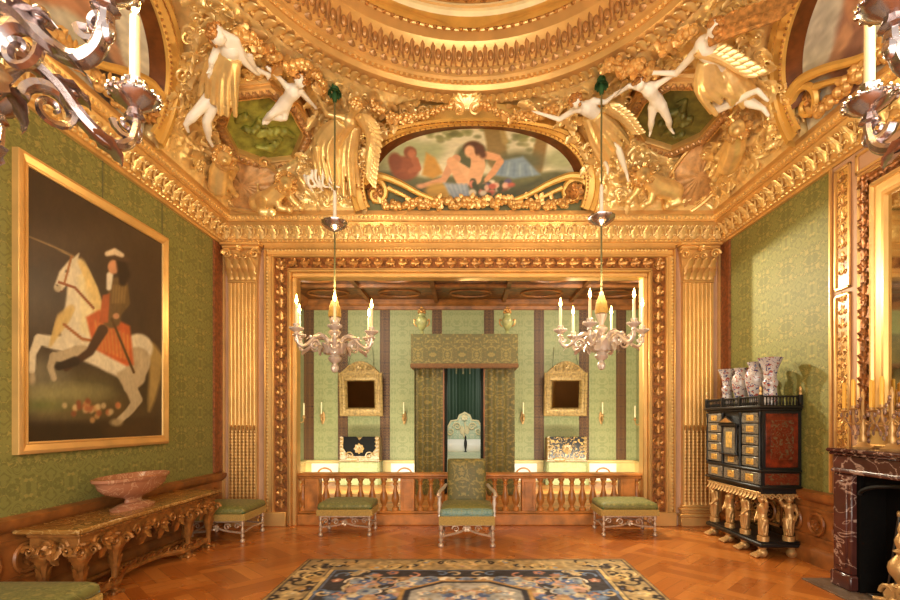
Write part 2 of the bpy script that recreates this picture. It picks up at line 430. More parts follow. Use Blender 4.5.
st('wall_alcove_left', MB().b(AX0-.15, AX0, YB+.12, AY, .14, AZ+.1), M['damaskl'], smooth=False)
st('wall_alcove_right', MB().b(AX1, AX1+.15, YB+.12, AY, .14, AZ+.1), M['damaskl'], smooth=False)
st('ceiling_alcove', MB().b(AX0-.1, AX1+.1, YB+.12, AY+.1, AZ, AZ+.1), M['paint4'], smooth=False)
# alcove ceiling mouldings and coffers
mb = MB().sweep([(0, AZ-.2), (.03, AZ-.19), (.05, AZ-.12), (.11, AZ-.08), (.13, AZ-.03), (.16, AZ)], [(AX1, 7.13), (AX1, AY), (AX0, AY), (AX0, 7.13)])
for y in (8.5, 9.5): mb.b(AX0, AX1, y-.04, y+.04, AZ-.06, AZ)
for k in range(5):
    x = AX0+(k+.5)*(AX1-AX0)/5
    if k < 4: mb.b(x+.69, x+.77, 7.13, AY, AZ-.06, AZ)
    for y in (9.0, 10.1):
        mb.tube([(x+.42*math.cos(a*PI/12), y+.26*math.sin(a*PI/12), AZ-.01) for a in range(25)], .025, 6)
st('trim_1', mb, M['woodd'])
# alcove dado, rail and painted arched panels
mb = MB().b(AX0, AX1, AY-.05, AY, .14, .60).b(AX0, AX1, AY-.09, AY, .57, .62, e=.015).b(AX0, AX0+.05, 7.13, AY-.05, .14, .60).b(AX1-.05, AX1, 7.13, AY-.05, .14, .6)
mb.b(AX0, AX0+.09, 7.13, AY-.05, .57, .62, e=.015).b(AX1-.09, AX1, 7.13, AY-.05, .57, .62, e=.015)
d0 = st('baseboard_alcove', mb, simple('cream painted dado', (.86, .76, .50), .5, 0, 0, 0, 0, .06, 4))
for k, px in enumerate((326, 405, 523, 602)):
    x = wx(px, AY); pm = MB().b(x-.3, x+.3, AY-.08, AY-.05, .17, .55, e=.01)
    o = st('arched_panel', pm, M['white'], parent=d0)
    a = MB().tube([(x-.16, AY-.085, .2)]+[(x-.16*math.cos(i*PI/12), AY-.085, .3+.15*math.sin(i*PI/12)) for i in range(13)]+[(x+.16, AY-.085, .2)], .018, 6)
    st('arch_moulding', a, M['wood'], parent=o)
# embroidered border strips on the alcove walls
for k, px in enumerate((309, 343, 385, 437, 489, 539, 584, 621)):
    x = wx(px, AY)
    o = st('trim_%d' % (20+k), MB().b(x-.11, x+.11, AY-.012, AY-.001, .62, AZ-.2), M['band'], smooth=False, label='brown embroidered border strip on the green alcove wall')
# dado of the room
def dado(side):
    x = XL if side == 'left' else XR; s = 1 if side == 'left' else -1
    mb = MB(); prof = [(0, 0), (.06, 0), (.06, .14), (.035, .17), (.02, .18), (.02, .64), (.05, .66), (.075, .70), (.075, .745), (.04, .76), (0, .765)]
    if side == 'left': mb.sweep(prof, [(x, YB-.001), (x, -1.2)])
    else: mb.sweep(prof, [(x, 4.46), (x, YB-.001)]); mb.sweep(prof, [(x, -1.2), (x, 2.7)])
    for k in range(5):
        y0 = .3+k*1.33
        if side == 'right' and k in (2, 3): y0 = 4.5 if k == 3 else .3
        if side == 'right' and k == 1: continue
        mb.b(x-.001, x+s*.035, y0, y0+1.13, .26, .29).b(x-.001, x+s*.035, y0, y0+1.13, .55, .58).b(x-.001, x+s*.035, y0, y0+.03, .26, .58).b(x-.001, x+s*.035, y0+1.1, y0+1.13, .26, .58)
        for q in range(-1, 2):
            yy = y0+.565+q*.34
            mb.tube([(x+s*.03, yy+.11*math.cos(a*PI/8), .42+.11*math.sin(a*PI/8)) for a in range(17)], .018, 6)
            mb.rosette(frame((x+s*.02, yy, .42), (0, s, 0), (0, 0, 1)), .07, 6, .03)
    st('baseboard_'+side, mb, M['woodd'])
dado('left'); dado('right')
# room cornice
cprof = [(0, 3.985), (.03, 3.99), (.03, 4.02), (.05, 4.03), (.05, 4.05), (.06, 4.06), (.07, 4.12), (.10, 4.19), (.15, 4.25), (.16, 4.265), (.18, 4.27), (.18, 4.30), (.195, 4.33), (.22, 4.35), (.22, 4.40), (.17, 4.41), (0, 4.42)]
loop = [(XR, -1.0), (XR, YB), (XL, YB), (XL, -1.0)]
cor = st('trim_2', MB().sweep(cprof, loop), M['gold'], ang=30)
lf = MB(); eg = MB()
def along(pts, step, fn):
    for (a, b_) in zip(pts[:-1], pts[1:]):
        a, b_ = V((*a, 0)), V((*b_, 0)); L = (b_-a).length; n = int(L/step); d = (b_-a)/L
        for i in range(n): fn(a+d*(i+.5)*L/n, d, V((-d.y, d.x, 0)), i)
def _cl(p, d, n, i):
    o = p+n*.155+V((0, 0, 4.262))
    q = p+n*.062+V((0, 0, 4.065)); up = V((0, 0, 1))+n*.5
    lf.leaf(frame(q, -d, up), .21, .05, .035, 3, 8, 4, .4)
    for s in (-1, 1):
        lf.leaf(frame(q+d*s*.012, -d, up+d*s*.55), .15, .028, .03, 2, 6, 4, .5)
        lf.scroll(frame(q+d*s*.055+up*.135, -d*s, up), .028, 1.3, .010, 10, 1, 1); lf.scroll(frame(q+d*s*.05+up*.035+n*.01, d*s, up), .024, 1.2, .009, 9)
    lf.sph(q+d*.085+up*.09+n*.015, (.014, .014, .05), 6, 4)
along(loop, .17, _cl)
st('acanthus_frieze', lf, M['goldb'], parent=cor)
bd = MB()
along(loop, .07, lambda p, d, n, i: bd.sph(p+n*.05+V((0, 0, 4.04)), (.022, .022, .014), 6, 4))
along(loop, .06, lambda p, d, n, i: bd.b(-.017, .017, -.02, .012, -.02, .02, frame(p+n*.19+V((0, 0, 4.315)), d, n)))
st('bead_row', bd, M['goldb'], parent=cor)
# architrave and carved frame of the alcove opening
def ring_box(mb, x0, x1, z1, w, y0, y1, z0=0, e=.012):
    mb.b(x0-w, x0, y0, y1, z0, z1, e=e).b(x1, x1+w, y0, y1, z0, z1, e=e).b(x0-w, x1+w, y0, y1, z1, z1+w, e=e)
mb = MB()
ring_box(mb, OX0+.006, OX1-.006, OZ-.006, .066, YB-.05, YB+.13); ring_box(mb, OX0-.06, OX1+.06, OZ+.06, .035, YB-.09, YB)
ring_box(mb, OX0-.095, OX1+.095, OZ+.095, .03, YB-.065, YB); ring_box(mb, OX0-.30, OX1+.30, OZ+.27, .035, YB-.10, YB)
ring_box(mb, OX0-.335, OX1+.335, OZ+.305, .085, YB-.06, YB); ring_box(mb, OX0-.42, OX1+.42, OZ+.39, .03, YB-.085, YB)
for s in (OX0-.45, OX1+.13): mb.b(s, s+.32, YB-.105, YB, 0, .20, e=.01)
por = st('trim_3', mb, M['gold'])
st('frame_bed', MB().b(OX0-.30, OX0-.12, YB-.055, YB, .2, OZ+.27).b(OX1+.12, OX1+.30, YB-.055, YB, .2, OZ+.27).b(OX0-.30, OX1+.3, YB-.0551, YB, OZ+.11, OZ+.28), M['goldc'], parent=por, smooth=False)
lf = MB(); y = YB-.06
def vine(p0, d, n, L, k):
    m = int(L/.17)
    for i in range(m):
        q = p0+d*(i+.5)*L/m; s = 1 if i % 2 else -1
        lf.leaf(fz(q-d*.06, d, (0, -1, 0)), .15, .04, .03, 3, 7, 4, .6)
        lf.leaf(fz(q, n*s+d*.4, (0, -1, 0)), .08, .03, .03, 2, 6, 4, .6); lf.leaf(fz(q-d*.04, d*.5-n*s, (0, -1, 0)), .08, .03, .03, 2, 6, 4, .6)
        lf.scroll(frame(q+n*.045*s, d, n), .036, 1.3, .011, 10); lf.sph(q+d*.05-n*s*.04, .018, 6, 4)
vine(V((OX0-.21, y, .22)), V((0, 0, 1)), V((1, 0, 0)), OZ+.02, 0); vine(V((OX1+.21, y, .22)), V((0, 0, 1)), V((-1, 0, 0)), OZ+.02, 0)
vine(V((OX0-.3, y, OZ+.195)), V((1, 0, 0)), V((0, 0, 1)), OX1-OX0+.6, 0)
st('carved_vine', lf, M['goldd'], parent=por)
bd = MB()
for z in [i*.05 for i in range(5, int(OZ/.05)+7)]:
    for x in (OX0-.405, OX1+.405): bd.sph((x, YB-.06, z), (.017, .015, .02), 6, 4)
for i in range(int(5.7/.05)): bd.sph((OX0-.4+i*.05, YB-.06, OZ+.375), (.02, .015, .017), 6, 4)
st('bead_row', bd, M['goldb'], parent=por)
# flat gilt field between frame and cornice plus corner strips
mb = MB().b(OX0-.46, OX1+.46, YB-.03, YB, OZ+.42, 3.99)
st('trim_4', mb, M['gold'], smooth=False)
mb = MB()
for i in range(72): mb.b(OX0-.4+i*.079, OX0-.4+i*.079+.045, YB-.05, YB-.03, 3.93, 3.97)
for x0, x1 in ((XL, XL+.035), (XR-.08, XR-.03)): mb.b(x0+.02, x1+.02, YB-.03, YB, .2, 3.98)
st('trim_5', mb, M['gold'])
st('trim_6', MB().b(XL+.001, XL+.03, YB-.25, YB-.001, .77, 3.98).b(XR-.03, XR-.001, YB-.25, YB-.001, .77, 3.98), simple('red brown border', (.52, .30, .16), .5, .1, 40, .3, .004, .2, 25), smooth=False)
# pilasters
def pilaster(x0, x1, label):
    t = thing('pilaster', label, 'pilaster', ((x0+x1)/2, YB, 0), 'fluted pilasters beside the alcove')
    w = x1-x0; N = 7; mb = MB(); zs = 1.35
    def poly(dep, inv):
        pts = [(x0, YB), (x0, YB-.07), (x0+.012, YB-.07)]; fw = (w-.024)/N
        for k in range(N):
            for i in range(7):
                a = PI*i/6; xx = x0+.012+fw*(k+.5)-fw*.40*math.cos(a); pts.append((xx, YB-.07+dep*math.sin(a)))
        return pts+[(x1-.012, YB-.07), (x1, YB-.07), (x1, YB)]
    mb.prism(poly(.026, 0), zs, 3.44); mb.prism(poly(-.008, 1), .30, zs)
    mb.build('shaft', M['gold'], t, ang=50)
    cb = MB()
    for k in range(N):
        fw = (w-.024)/N; xx = x0+.012+fw*(k+.5)
        for i in range(22): cb.leaf(frame((xx, YB-.075, .34+i*.046), (1, 0, 0), (0, 0, 1)), .05, .02, .012, 1, 3, 2, .5)
        cb.sph((xx, YB-.07, zs+.03), (.018, .018, .05), 6, 5)
    cb.build('cabling', M['goldd'], t)
    mb = MB()
    for a, b_, e in ((.0, .13, .115), (.13, .18, .13), (.18, .22, .10), (.22, .26, .12), (.26, .30, .09)): mb.b(x0-(e-.07)*1.0, x1+(e-.07), YB-e, YB, a, b_, e=.012)
    mb.build('base', M['gold'], t)
    cx = (x0+x1)/2; mb = MB().b(x0-.01, x1+.01, YB-.09, YB, 3.44, 3.475, e=.012)
    mb.prism([(x0, 0), (x1, 0), (x1+.04, .43), (x0-.04, .43)], -.0, .085, frame((0, YB, 3.475), (1, 0, 0), (0, 0, 1))@RX(0)@T(0, 0, 0))
    for r, (z, L, n) in enumerate(((3.475, .17, 5), (3.53, .26, 4))):
        for i in range(n):
            xx = x0+w*(i+.5)/n
            mb.leaf(frame((xx, YB-.085-r*.012, z), (1, 0, 0), (0, -.15, 1)), L, w/n*.55, .09, 3, 8, 4, .4)
    for s in (-1, 1):
        mb.scroll(frame((cx+s*(w/2-.005), YB-.14, 3.83), (s, 0, 0), (0, 0, 1)), .07, 1.7, .024, 22)
        mb.scroll(frame((cx+s*.05, YB-.12, 3.80), (s, 0, 0), (0, 0, 1)), .045, 1.5, .016, 16)
    mb.rosette(frame((cx, YB-.15, 3.90), (1, 0, 0), (0, 0, 1)), .06, 7, .03)
    mb.b(x0-.06, x1+.06, YB-.16, YB, 3.90, 3.945, e=.014).b(x0-.08, x1+.08, YB-.18, YB, 3.945, 3.985, e=.01)
    mb.build('capital', M['gold'], t)
pilaster(-3.36, -2.96, 'fluted gilt pilaster behind the green corner stool')
pilaster(3.07, 3.50, 'fluted gilt pilaster beside the black cabinet of drawers')
# ------------------------------------------------------------------ coved ceiling
CX, CY, CR, CZ = .04, 3.62, 2.36, 5.36
RX0, RX1, RY0, RY1 = XL+.21, XR-.21, 2*3.62-(YB-.21), YB-.21
def cove(u, v):
    th = u*2*PI; c, s = math.cos(th), math.sin(th)
    k = min(((RX1-CX) if c > 0 else (CX-RX0))/max(abs(c), 1e-6), ((RY1-CY))/max(abs(s), 1e-6))
    a = V((CX+c*k, CY+s*k, 0)); b_ = V((CX+c*CR, CY+s*CR, 0))
    h = .35*v+.65*(1-math.cos(v*PI/2)); g = .35*v+.65*math.sin(v*PI/2)
    p = a.lerp(b_, h); p.z = 4.40+(CZ-4.40)*g; return p
rprof = [(2.36, 5.36), (2.34, 5.385), (2.30, 5.37), (2.24, 5.36), (2.16, 5.385), (2.13, 5.43), (2.13, 5.45), (2.09, 5.456), (2.08, 5.49), (2.05, 5.51), (2.04, 5.54), (2.01, 5.56), (2.0, 5.60), (1.98, 5.70), (1.93, 5.79), (1.86, 5.83), (1.84, 5.835), (1.83, 5.85), (1.80, 5.84), (1.66, 5.86), (1.645, 5.89), (1.61, 5.895), (1.60, 5.92), (1.57, 5.92), (1.45, 5.95), (1.44, 5.99), (1.40, 6.0), (1.20, 6.0), (1.18, 6.05), (1.0, 6.08)]
bm_ = MB().grid(cove, 360, 12, True)
bvc = BVHTree.FromPolygons([V(p) for p in bm_.v], bm_.f)
bm_.lathe(rprof, 64, T(CX, CY, 0), False)
bvh = BVHTree.FromPolygons([V(p) for p in bm_.v], bm_.f)
def ray(px, py, tree=bvh):
    d = V(((px-VX)/F, 1, (VY-py)/F)).normalized(); o = V((0, 0, H))
    loc, nor, i, dist = tree.ray_cast(o, d)
    if loc is None: loc = o+d*(5.5/d.y); nor = -d
    if nor.dot(d) > 0: nor = -nor
    return loc, nor
def P(px, py, off=.05):
    l, n = ray(px, py); d = (V((0, 0, H))-l).normalized()
    return l+n.lerp(d, .5).normalized()*off
# displaced stucco
nu, nv = 1100, 72
base = [[cove(i/nu, j/nv) for i in range(nu)] for j in range(nv+1)]
disp = np.zeros((nv+1, nu)); mb = MB()
for j in range(nv+1):
    for i in range(nu):
        p = base[j][i]; a = base[j][(i+1) % nu]-base[j][i-1]; b_ = (base[min(j+1, nv)][i]-base[max(j-1, 0)][i])
        n = a.cross(b_).normalized()
        if n.dot(V((CX, CY, 3))-p) < 0: n = -n
        w = V((noise.noise(p*3), noise.noise(p*3+V((9, 1, 4))), noise.noise(p*3+V((2, 7, 1)))))*.12
        r = 1-abs(noise.noise((p+w)*6.5))*3.4; r2 = 1-abs(noise.noise((p+w)*14+V((4, 4, 4))))*2.6
        h = max(0, r)**.8*.036+max(0, r2)**.8*.016
        e = min(1, min(j, nv-j)/6)
        v_ = j/nv
        for q, w_ in ((p.x-.12, p.y > 5.2), (p.y-3.5, p.x < -2.0), (3.45-p.y, p.x > 2.0)):
            if w_:
                g = (q/1.62)**2+((v_-.2)/.88)**2 if v_ > .2 else (q/1.58)**2
                if g < 1: h = -.22*min(1, (1-g)*6, j/4); e = 1
        if p.y > 3:
            qx, qy = VX+p.x*F/p.y, VY-(p.z-H)*F/p.y
            for ox, oy in ((263, 127), (677, 113)):
                g = ((qx-ox)/52)**2+((qy-oy)/44)**2
                if g < 1: h = -.2*min(1, (1-g)*4); e = 1
        disp[j, i] = h*e; mb.v.append(tuple(p+n*h*e))
ids = []
for j in range(nv):
    for i in range(nu):
        mb.f.append((j*nu+i, j*nu+(i+1) % nu, (j+1)*nu+(i+1) % nu, (j+1)*nu+i)); ids.append(0 if disp[j, i] > .010 else 1)
cv = mb.build('ceiling', M['goldb'], ang=80); cv['kind'] = 'structure'; cv.data.materials.append(simple('ochre cream plaster', (.90, .76, .48), .55, .1, 30, .25, .008, .1, 8))
cv.data.polygons.foreach_set('material_index', ids)
# scattered acanthus sprays on the cove
lf = MB(); rs = random.Random(3)
for k in range(4200):
    u = rs.uniform(-.10, .60); v = rs.uniform(.06, .95)
    p = cove(u % 1, v); q = cove((u+.002) % 1, v); q2 = cove(u % 1, min(1, v+.03)); n = (q-p).cross(q2-p).normalized()
    if n.dot(V((CX, CY, 3))-p) < 0: n = -n
    if any(w_ and (q_/1.5)**2+((v-.15)/.82)**2 < 1 for q_, w_ in ((p.x-.12, p.y > 5.2), (p.y-3.5, p.x < -2), (p.y-3.45, p.x > 2))): continue
    if p.y > 3 and any(((VX+p.x*F/p.y-ox)/52)**2+((VY-(p.z-H)*F/p.y-oy)/46)**2 < 1 for ox, oy in ((263, 127), (677, 113))): continue
    t = (q-p).normalized(); a = rs.uniform(0, 2*PI); s = n.cross(t); up = s*math.cos(a)+t*math.sin(a)
    m = frame(p+n*.02, up.cross(n), up)
    if k % 3 == 0: lf.scroll(m, rs.uniform(.04, .08), 1.5, .014, 14, 1, rs.choice((-1, 1)), .03)
    else: lf.leaf(m, rs.uniform(.09, .17)*(1.6 if k % 7 == 0 else 1), rs.uniform(.025, .05)*(1.5 if k % 7 == 0 else 1), .05, 3, 8, 4, .5)
st('acanthus_spray', lf, M['goldb'], parent=cv)
# ring of mouldings
rg = st('trim_7', MB().lathe(rprof, 144, T(CX, CY, 0), False), M['gold'], ang=28)
def ringed(n, fn):
    for i in range(n):
        a = 2*PI*i/n; fn(a, V((math.cos(a), math.sin(a), 0)), V((-math.sin(a), math.cos(a), 0)), V((CX, CY, 0)), i)
lf = MB()
def _r1(a, r, t, c, i): lf.leaf(frame(c+r*2.34+V((0, 0, 5.36)), -t, -r+V((0, 0, .1))), .19, .05, .03, 2, 6, 4, .6); lf.sph(c+r*2.30+t*.056+V((0, 0, 5.355)), .022, 6, 4)
ringed(130, _r1); st('leaf_row', lf, M['goldb'], parent=rg); lf = MB()
def _r2(a, r, t, c, i):
    lf.sph(c+r*1.985+V((0, 0, 5.66)), (.038, .038, .06), 7, 6)
    lf.tube([c+r*2.0+t*x+V((0, 0, z)) for x, z in ((-.03, 5.55), (-.046, 5.65), (-.036, 5.73), (0, 5.765), (.036, 5.73), (.046, 5.65), (.03, 5.55))], .012, 5)
    lf.leaf(frame(c+r*1.95+t*.06+V((0, 0, 5.79)), t, V((0, 0, -1))+r*.2), .25, .022, .0, 1, 4, 3, .6); lf.leaf(frame(c+r*2.06+V((0, 0, 5.50)), -t, -r*.6+V((0, 0, .8))), .07, .04, .01, 1, 4, 3, .5)
ringed(104, _r2)
st('egg_row', lf, M['tan'], parent=rg); lf = MB()
ringed(120, lambda a, r, t, c, i: lf.sph(c+r*1.82+V((0, 0, 5.84)), .026, 6, 4))
ringed(170, lambda a, r, t, c, i: lf.leaf(frame(c+r*(1.51+.05*math.sin(i*2.1))+V((0, 0, 5.925)), r*math.cos(i*2.4)+t*math.sin(i*2.4), r*math.sin(i*2.4)-t*math.cos(i*2.4)), .11, .045, -.05, 2, 5, 4, .4))
ringed(60, lambda a, r, t, c, i: lf.sph(c+r*1.51+V((0, 0, 5.915)), .033, 6, 4))
st('leaf_rows', lf, M['goldd'], parent=rg)
bd = MB(); ringed(200, lambda a, r, t, c, i: bd.sph(c+r*2.105+V((0, 0, 5.45)), .019, 5, 4)); st('bead_row', bd, M['goldb'], parent=rg)
st('plain_band', MB().lathe([(1.86, 5.829), (1.84, 5.829)], 8, T(CX, CY, 0), False).lathe([(1.795, 5.835), (1.665, 5.855)], 96, T(CX, CY, 0), False), M['ochre'], parent=rg)
st('cream_band', MB().lathe([(2.135, 5.43), (2.138, 5.452), (2.10, 5.457)], 96, T(CX, CY, 0), False).lathe([(1.60, 5.915), (1.575, 5.914)], 96, T(CX, CY, 0), False).lathe([(1.665, 5.85), (1.64, 5.886), (1.605, 5.89)], 96, T(CX, CY, 0), False), M['cream'], parent=rg)
st('ceiling', MB().lathe([(.001, 6.25), (.6, 6.2), (1.05, 6.08)], 64, T(CX, CY, 0), False), M['cream'])
# ------------------------------------------------------------------ ceiling pictures in half-oval frames
def lpf(side, cs):
    def f(s, t, off=0):
        s, t = s*1.055, t*1.045
        din = .35*1+.65*math.sin(t*PI/2)*PI/2; dz = .35+.65*math.cos(t*PI/2)*PI/2
        i = .62*(.35*t+.65*(1-math.cos(t*PI/2))); z = 4.41+.97*(.35*t+.65*math.sin(t*PI/2))
        a, b_ = .62*din, .97*dz; L = math.hypot(a, b_); i += off*b_/L; z -= off*a/L
        if side == 'B': return V((cs+s, RY1+.03-i, z))
        if side == 'L': return V((RX0-.03+i, cs+s, z))
        return V((RX1+.03-i, cs-s, z))
    return f
def lunette(side, cs, label, paint):
    f = lpf(side, cs); o = f(0, 0); g = 'half-oval pictures in the ceiling cove'
    t = thing('ceiling_picture', label, 'ceiling painting', o, g)
    def band(prof, p0, p1, n=72):
        mb = MB()
        mb.grid(lambda u, v: (lambda ph, k: f(k[0]*math.cos(ph), .2+k[1]*math.sin(ph), k[2]))(p0+(p1-p0)*u, prof[min(int(round(v*(len(prof)-1))), len(prof)-1)]), n, len(prof)-1)
        return mb
    paint(f).mesh(lambda x, y: f(x, y, .03), 'canvas', M['fresco'], t, keep=lambda x, y: ((x/1.40)**2+((y-.2)/.66)**2 < 1) if y > .2 else (abs(x) < 1.4 and y > 0))
    band([(1.32, .58, .032), (1.34, .60, .05), (1.41, .68, .13)], -.02, PI+.02).build('reveal', M['reveal'], t)
    band([(1.41, .68, .13), (1.42, .69, .16), (1.45, .72, .165), (1.46, .73, .14), (1.53, .80, .15), (1.54, .81, .18), (1.59, .86, .17), (1.62, .89, .08), (1.63, .9, -.02)], -.28, PI+.28).build('frame', M['ochre'], t, ang=35)
    lb = MB(); n = 70
    for i in range(n):
        ph = -.2+(PI+.4)*(i+.5)/n; p = f(1.565*math.cos(ph), .2+.835*math.sin(ph), .17); q = f(1.565*math.cos(ph+.03), .2+.835*math.sin(ph+.03), .17)
        d = (q-p).normalized(); nn = (f(0, .5, .1)-f(0, .5, 0)).normalized()
        lb.leaf(frame(p-d*.03, d.cross(nn)*-1, d), .085, .035, .03, 2, 6, 4, .5)
        if i % 1 == 0: lb.sph(f(1.44*math.cos(ph), .2+.71*math.sin(ph), .165), .014, 5, 4)
    lb.build('frame_carving', M['goldd'], t)
    for s in (-1, 1):
        nn = (f(0, .2, .1)-f(0, .2, 0)).normalized(); xa = (f(s, .15)-f(0, .15)).normalized(); ya = nn.cross(xa)*(1 if nn.cross(xa).z > 0 else -1)
        m = frame(f(s*1.28, .15, .10), xa, ya)
        v = MB().scroll(m, .21, 1.25, .045, 26)
        v.tube(spline([f(s*1.38, .30, .12), f(s*1.2, .31, .12), f(s*.95, .24, .12), f(s*.7, .14, .11), f(s*.45, .07, .10)], 5), [.055, .03], 8)
        v.tube(spline([f(s*1.12, .2, .11), f(s*.95, .14, .11), f(s*.75, .06, .1)], 5), [.035, .02], 6)
        v.build('volute', M['ochre'], t)
        r = MB().rosette(m, .15, 9, .06); r.rosette(m@T(0, 0, .03), .08, 7, .04); r.build('rosette', M['goldd'], t)
    fr = MB(); rr = random.Random(5)
    for i in range(150):
        s = rr.uniform(-1.2, 1.2); q = f(s, rr.uniform(.015, .1)*(1-.2*abs(s)), .08+rr.uniform(0, .06)); R = rr.uniform(.03, .05); fr.sph(q, (R, R, R), 7, 5)
    for i in range(60):
        s = rr.uniform(-1.25, 1.25); p = f(s, rr.uniform(.0, .1), .12); fr.leaf(frame(p, (f(s+.1, .05)-f(s, .05)), (f(s, .1)-f(s, 0)))@RZ(rr.uniform(-1.5, 1.5)), .1, .03, .02, 2, 6, 4)
    fr.build('fruit_garland', M['gold'], t)
def px2(px, py):   # photo pixel -> lunette coords
    return ((px-475)/117*1.55, (208-py)/108*1.03)
def paint_back(f):
    p = Paint(-1.42, 1.42, 0, .9, 260, 84, (.84, .80, .64)); U, W_ = p.X.copy(), p.Y.copy()
    p.X, p.Y = 475+U/1.55*117, 208-W_/1.03*108; p.ext = (p.X.min(), p.X.max()+1, p.Y.min(), p.Y.max()+1)
    q = lambda x, y: (360+x/3.913, 110+y/3.913)
    def ell(x, y, rx, ry, c, soft=2.0, rot=0, al=1): a, b_ = q(x, y); p.ell(a, b_, rx/3.913, ry/3.913, c, soft, rot, al)
    def ln(pts, r, c, soft=1.2, al=1): p.line([q(*a) for a in pts], [w/3.913 for w in r] if hasattr(r, '__len__') else r/3.913, c, soft, al)
    p.grain(.05, 12); r = random.Random(2)
    for x, y, rx, ry in ((110, 190, 90, 50), (210, 150, 60, 40), (300, 150, 40, 30), (260, 175, 60, 40), (780, 190, 70, 40)): ell(x, y, rx, ry, (.62, .64, .44), 8, 0, .8)
    for i in range(70): ell(r.gauss(360, 40) if i % 2 else r.gauss(640, 50), r.gauss(85, 14) if i % 2 else r.gauss(105, 22), 14, 9, r.choice(((.48, .49, .27), (.58, .56, .34), (.42, .42, .24))), 2, 0, .7)
    ln([(500, 40), (525, 120), (535, 190)], [26, 34, 40], (.55, .45, .24), 3); ln([(545, 60), (560, 120)], [8, 12], (.66, .56, .32), 3); ln([(700, 80), (690, 160), (680, 230)], [20, 24, 26], (.56, .44, .22), 3)
    p.poly([q(*a) for a in ((0, 250), (140, 235), (260, 260), (420, 250), (600, 250), (760, 235), (900, 250), (900, 420), (0, 420))], (.42, .42, .25), 4)
    ell(430, 330, 260, 60, (.34, .33, .19), 8); ell(620, 200, 90, 40, (.38, .38, .24), 8)
    ell(185, 225, 55, 46, (.58, .32, .17), 3); ell(150, 200, 26, 34, (.50, .27, .14), 3); ell(208, 165, 24, 25, (.52, .30, .16), 2); ell(214, 170, 15, 18, (.70, .42, .26), 2); ln([(225, 195), (235, 225), (205, 235)], [14, 12, 9], (.66, .38, .22))
    p.poly([q(*a) for a in ((250, 250), (268, 165), (300, 185), (330, 245), (290, 265))], (.76, .56, .22), 3)
    p.poly([q(*a) for a in ((520, 250), (560, 195), (630, 180), (700, 250), (600, 265))], (.50, .58, .62), 3)
    for i in range(6): ln([(560+i*20, 200+i*4), (550+i*24, 250)], 4, (.62, .69, .70) if i % 2 else (.42, .50, .56), 2, .7)
    ell(440, 180, 60, 50, (.33, .34, .20), 5)
    ln([(380, 190), (360, 215), (330, 270), (245, 292)], [17, 16, 12, 8], (.82, .60, .42)); ln([(440, 265), (400, 235), (362, 205)], [26, 24, 18], (.90, .70, .50)); ln([(362, 200), (385, 250), (405, 285)], [17, 18, 20], (.88, .66, .46)); ell(240, 292, 14, 8, (.84, .62, .44))
    ln([(460, 185), (462, 215), (450, 262)], [25, 28, 26], (.88, .67, .47)); ln([(490, 175), (535, 185), (545, 200)], [16, 13, 11], (.86, .63, .43)); ln([(545, 200), (520, 240), (495, 268)], [14, 12, 9], (.84, .60, .40))
    ell(443, 148, 36, 30, (.34, .20, .09), 3); ln([(470, 150), (480, 175)], [16, 12], (.36, .21, .10), 3); ell(430, 160, 19, 24, (.90, .69, .50), 2); ln([(440, 175), (450, 195)], 12, (.86, .64, .45))
    ell(310, 315, 52, 34, (.74, .58, .24), 4); p.poly([q(*a) for a in ((330, 280), (420, 285), (440, 330), (380, 345), (350, 320))], (.64, .68, .70), 3)
    for i in range(5): ln([(345+i*18, 285), (370+i*14, 335)], 3, (.50, .56, .60), 2, .7)
    for i in range(60): ell(r.uniform(430, 610), r.uniform(275, 345), r.uniform(9, 15), r.uniform(8, 13), r.choice(((.74, .36, .26), (.86, .66, .54), (.28, .32, .20), (.84, .78, .66), (.36, .32, .42), (.25, .26, .14), (.80, .50, .38))), 1.5)
    ell(440, 350, 40, 20, (.28, .24, .12), 4); ln([(540, 330), (700, 270)], [16, 6], (.30, .31, .18), 5)
    p.X, p.Y = U, W_; p.ext = (-1.42, 1.42, 0, .9)
    return p.grain(.05, 60, 4)
def paint_sky(seed, warm):
    def g(f):
        p = Paint(-1.42, 1.42, 0, .9, 120, 40, (.80, .77, .66)); r = random.Random(seed)
        for i in range(30): p.ell(r.uniform(-1.4, 1.4), r.uniform(0, .9), r.uniform(.1, .35), r.uniform(.05, .15), r.choice(((.86, .82, .70), (.66, .64, .60), (.74, .72, .66))), .12, 0, .6)
        for s in (-1, 1):
            p.line([(.9*s, .12), (.75*s, .3), (.6*s, .42)], [.16, .13, .1], warm, .06); p.line([(.6*s, .42), (.35*s, .36), (.1, .2)], [.1, .09, .06], (.70, .50, .36), .04)
            p.ell(.56*s, .52, .06, .08, (.62, .42, .28), .03); p.line([(.75*s, .35), (1.0*s, .25), (1.15*s, .3)], [.05, .04, .03], (.72, .54, .40), .03)
        return p.grain(.1, 40, seed)
    return g
lunette('B', .12, 'half-oval ceiling picture of a reclining figure among trees and flowers', paint_back)
lunette('L', 3.5, 'cloudy half-oval ceiling picture over the wall with the horse painting', paint_sky(4, (.40, .36, .34)))
lunette('R', 3.45, 'cloudy half-oval ceiling picture over the wall with the fireplace', paint_sky(6, (.56, .40, .32)))
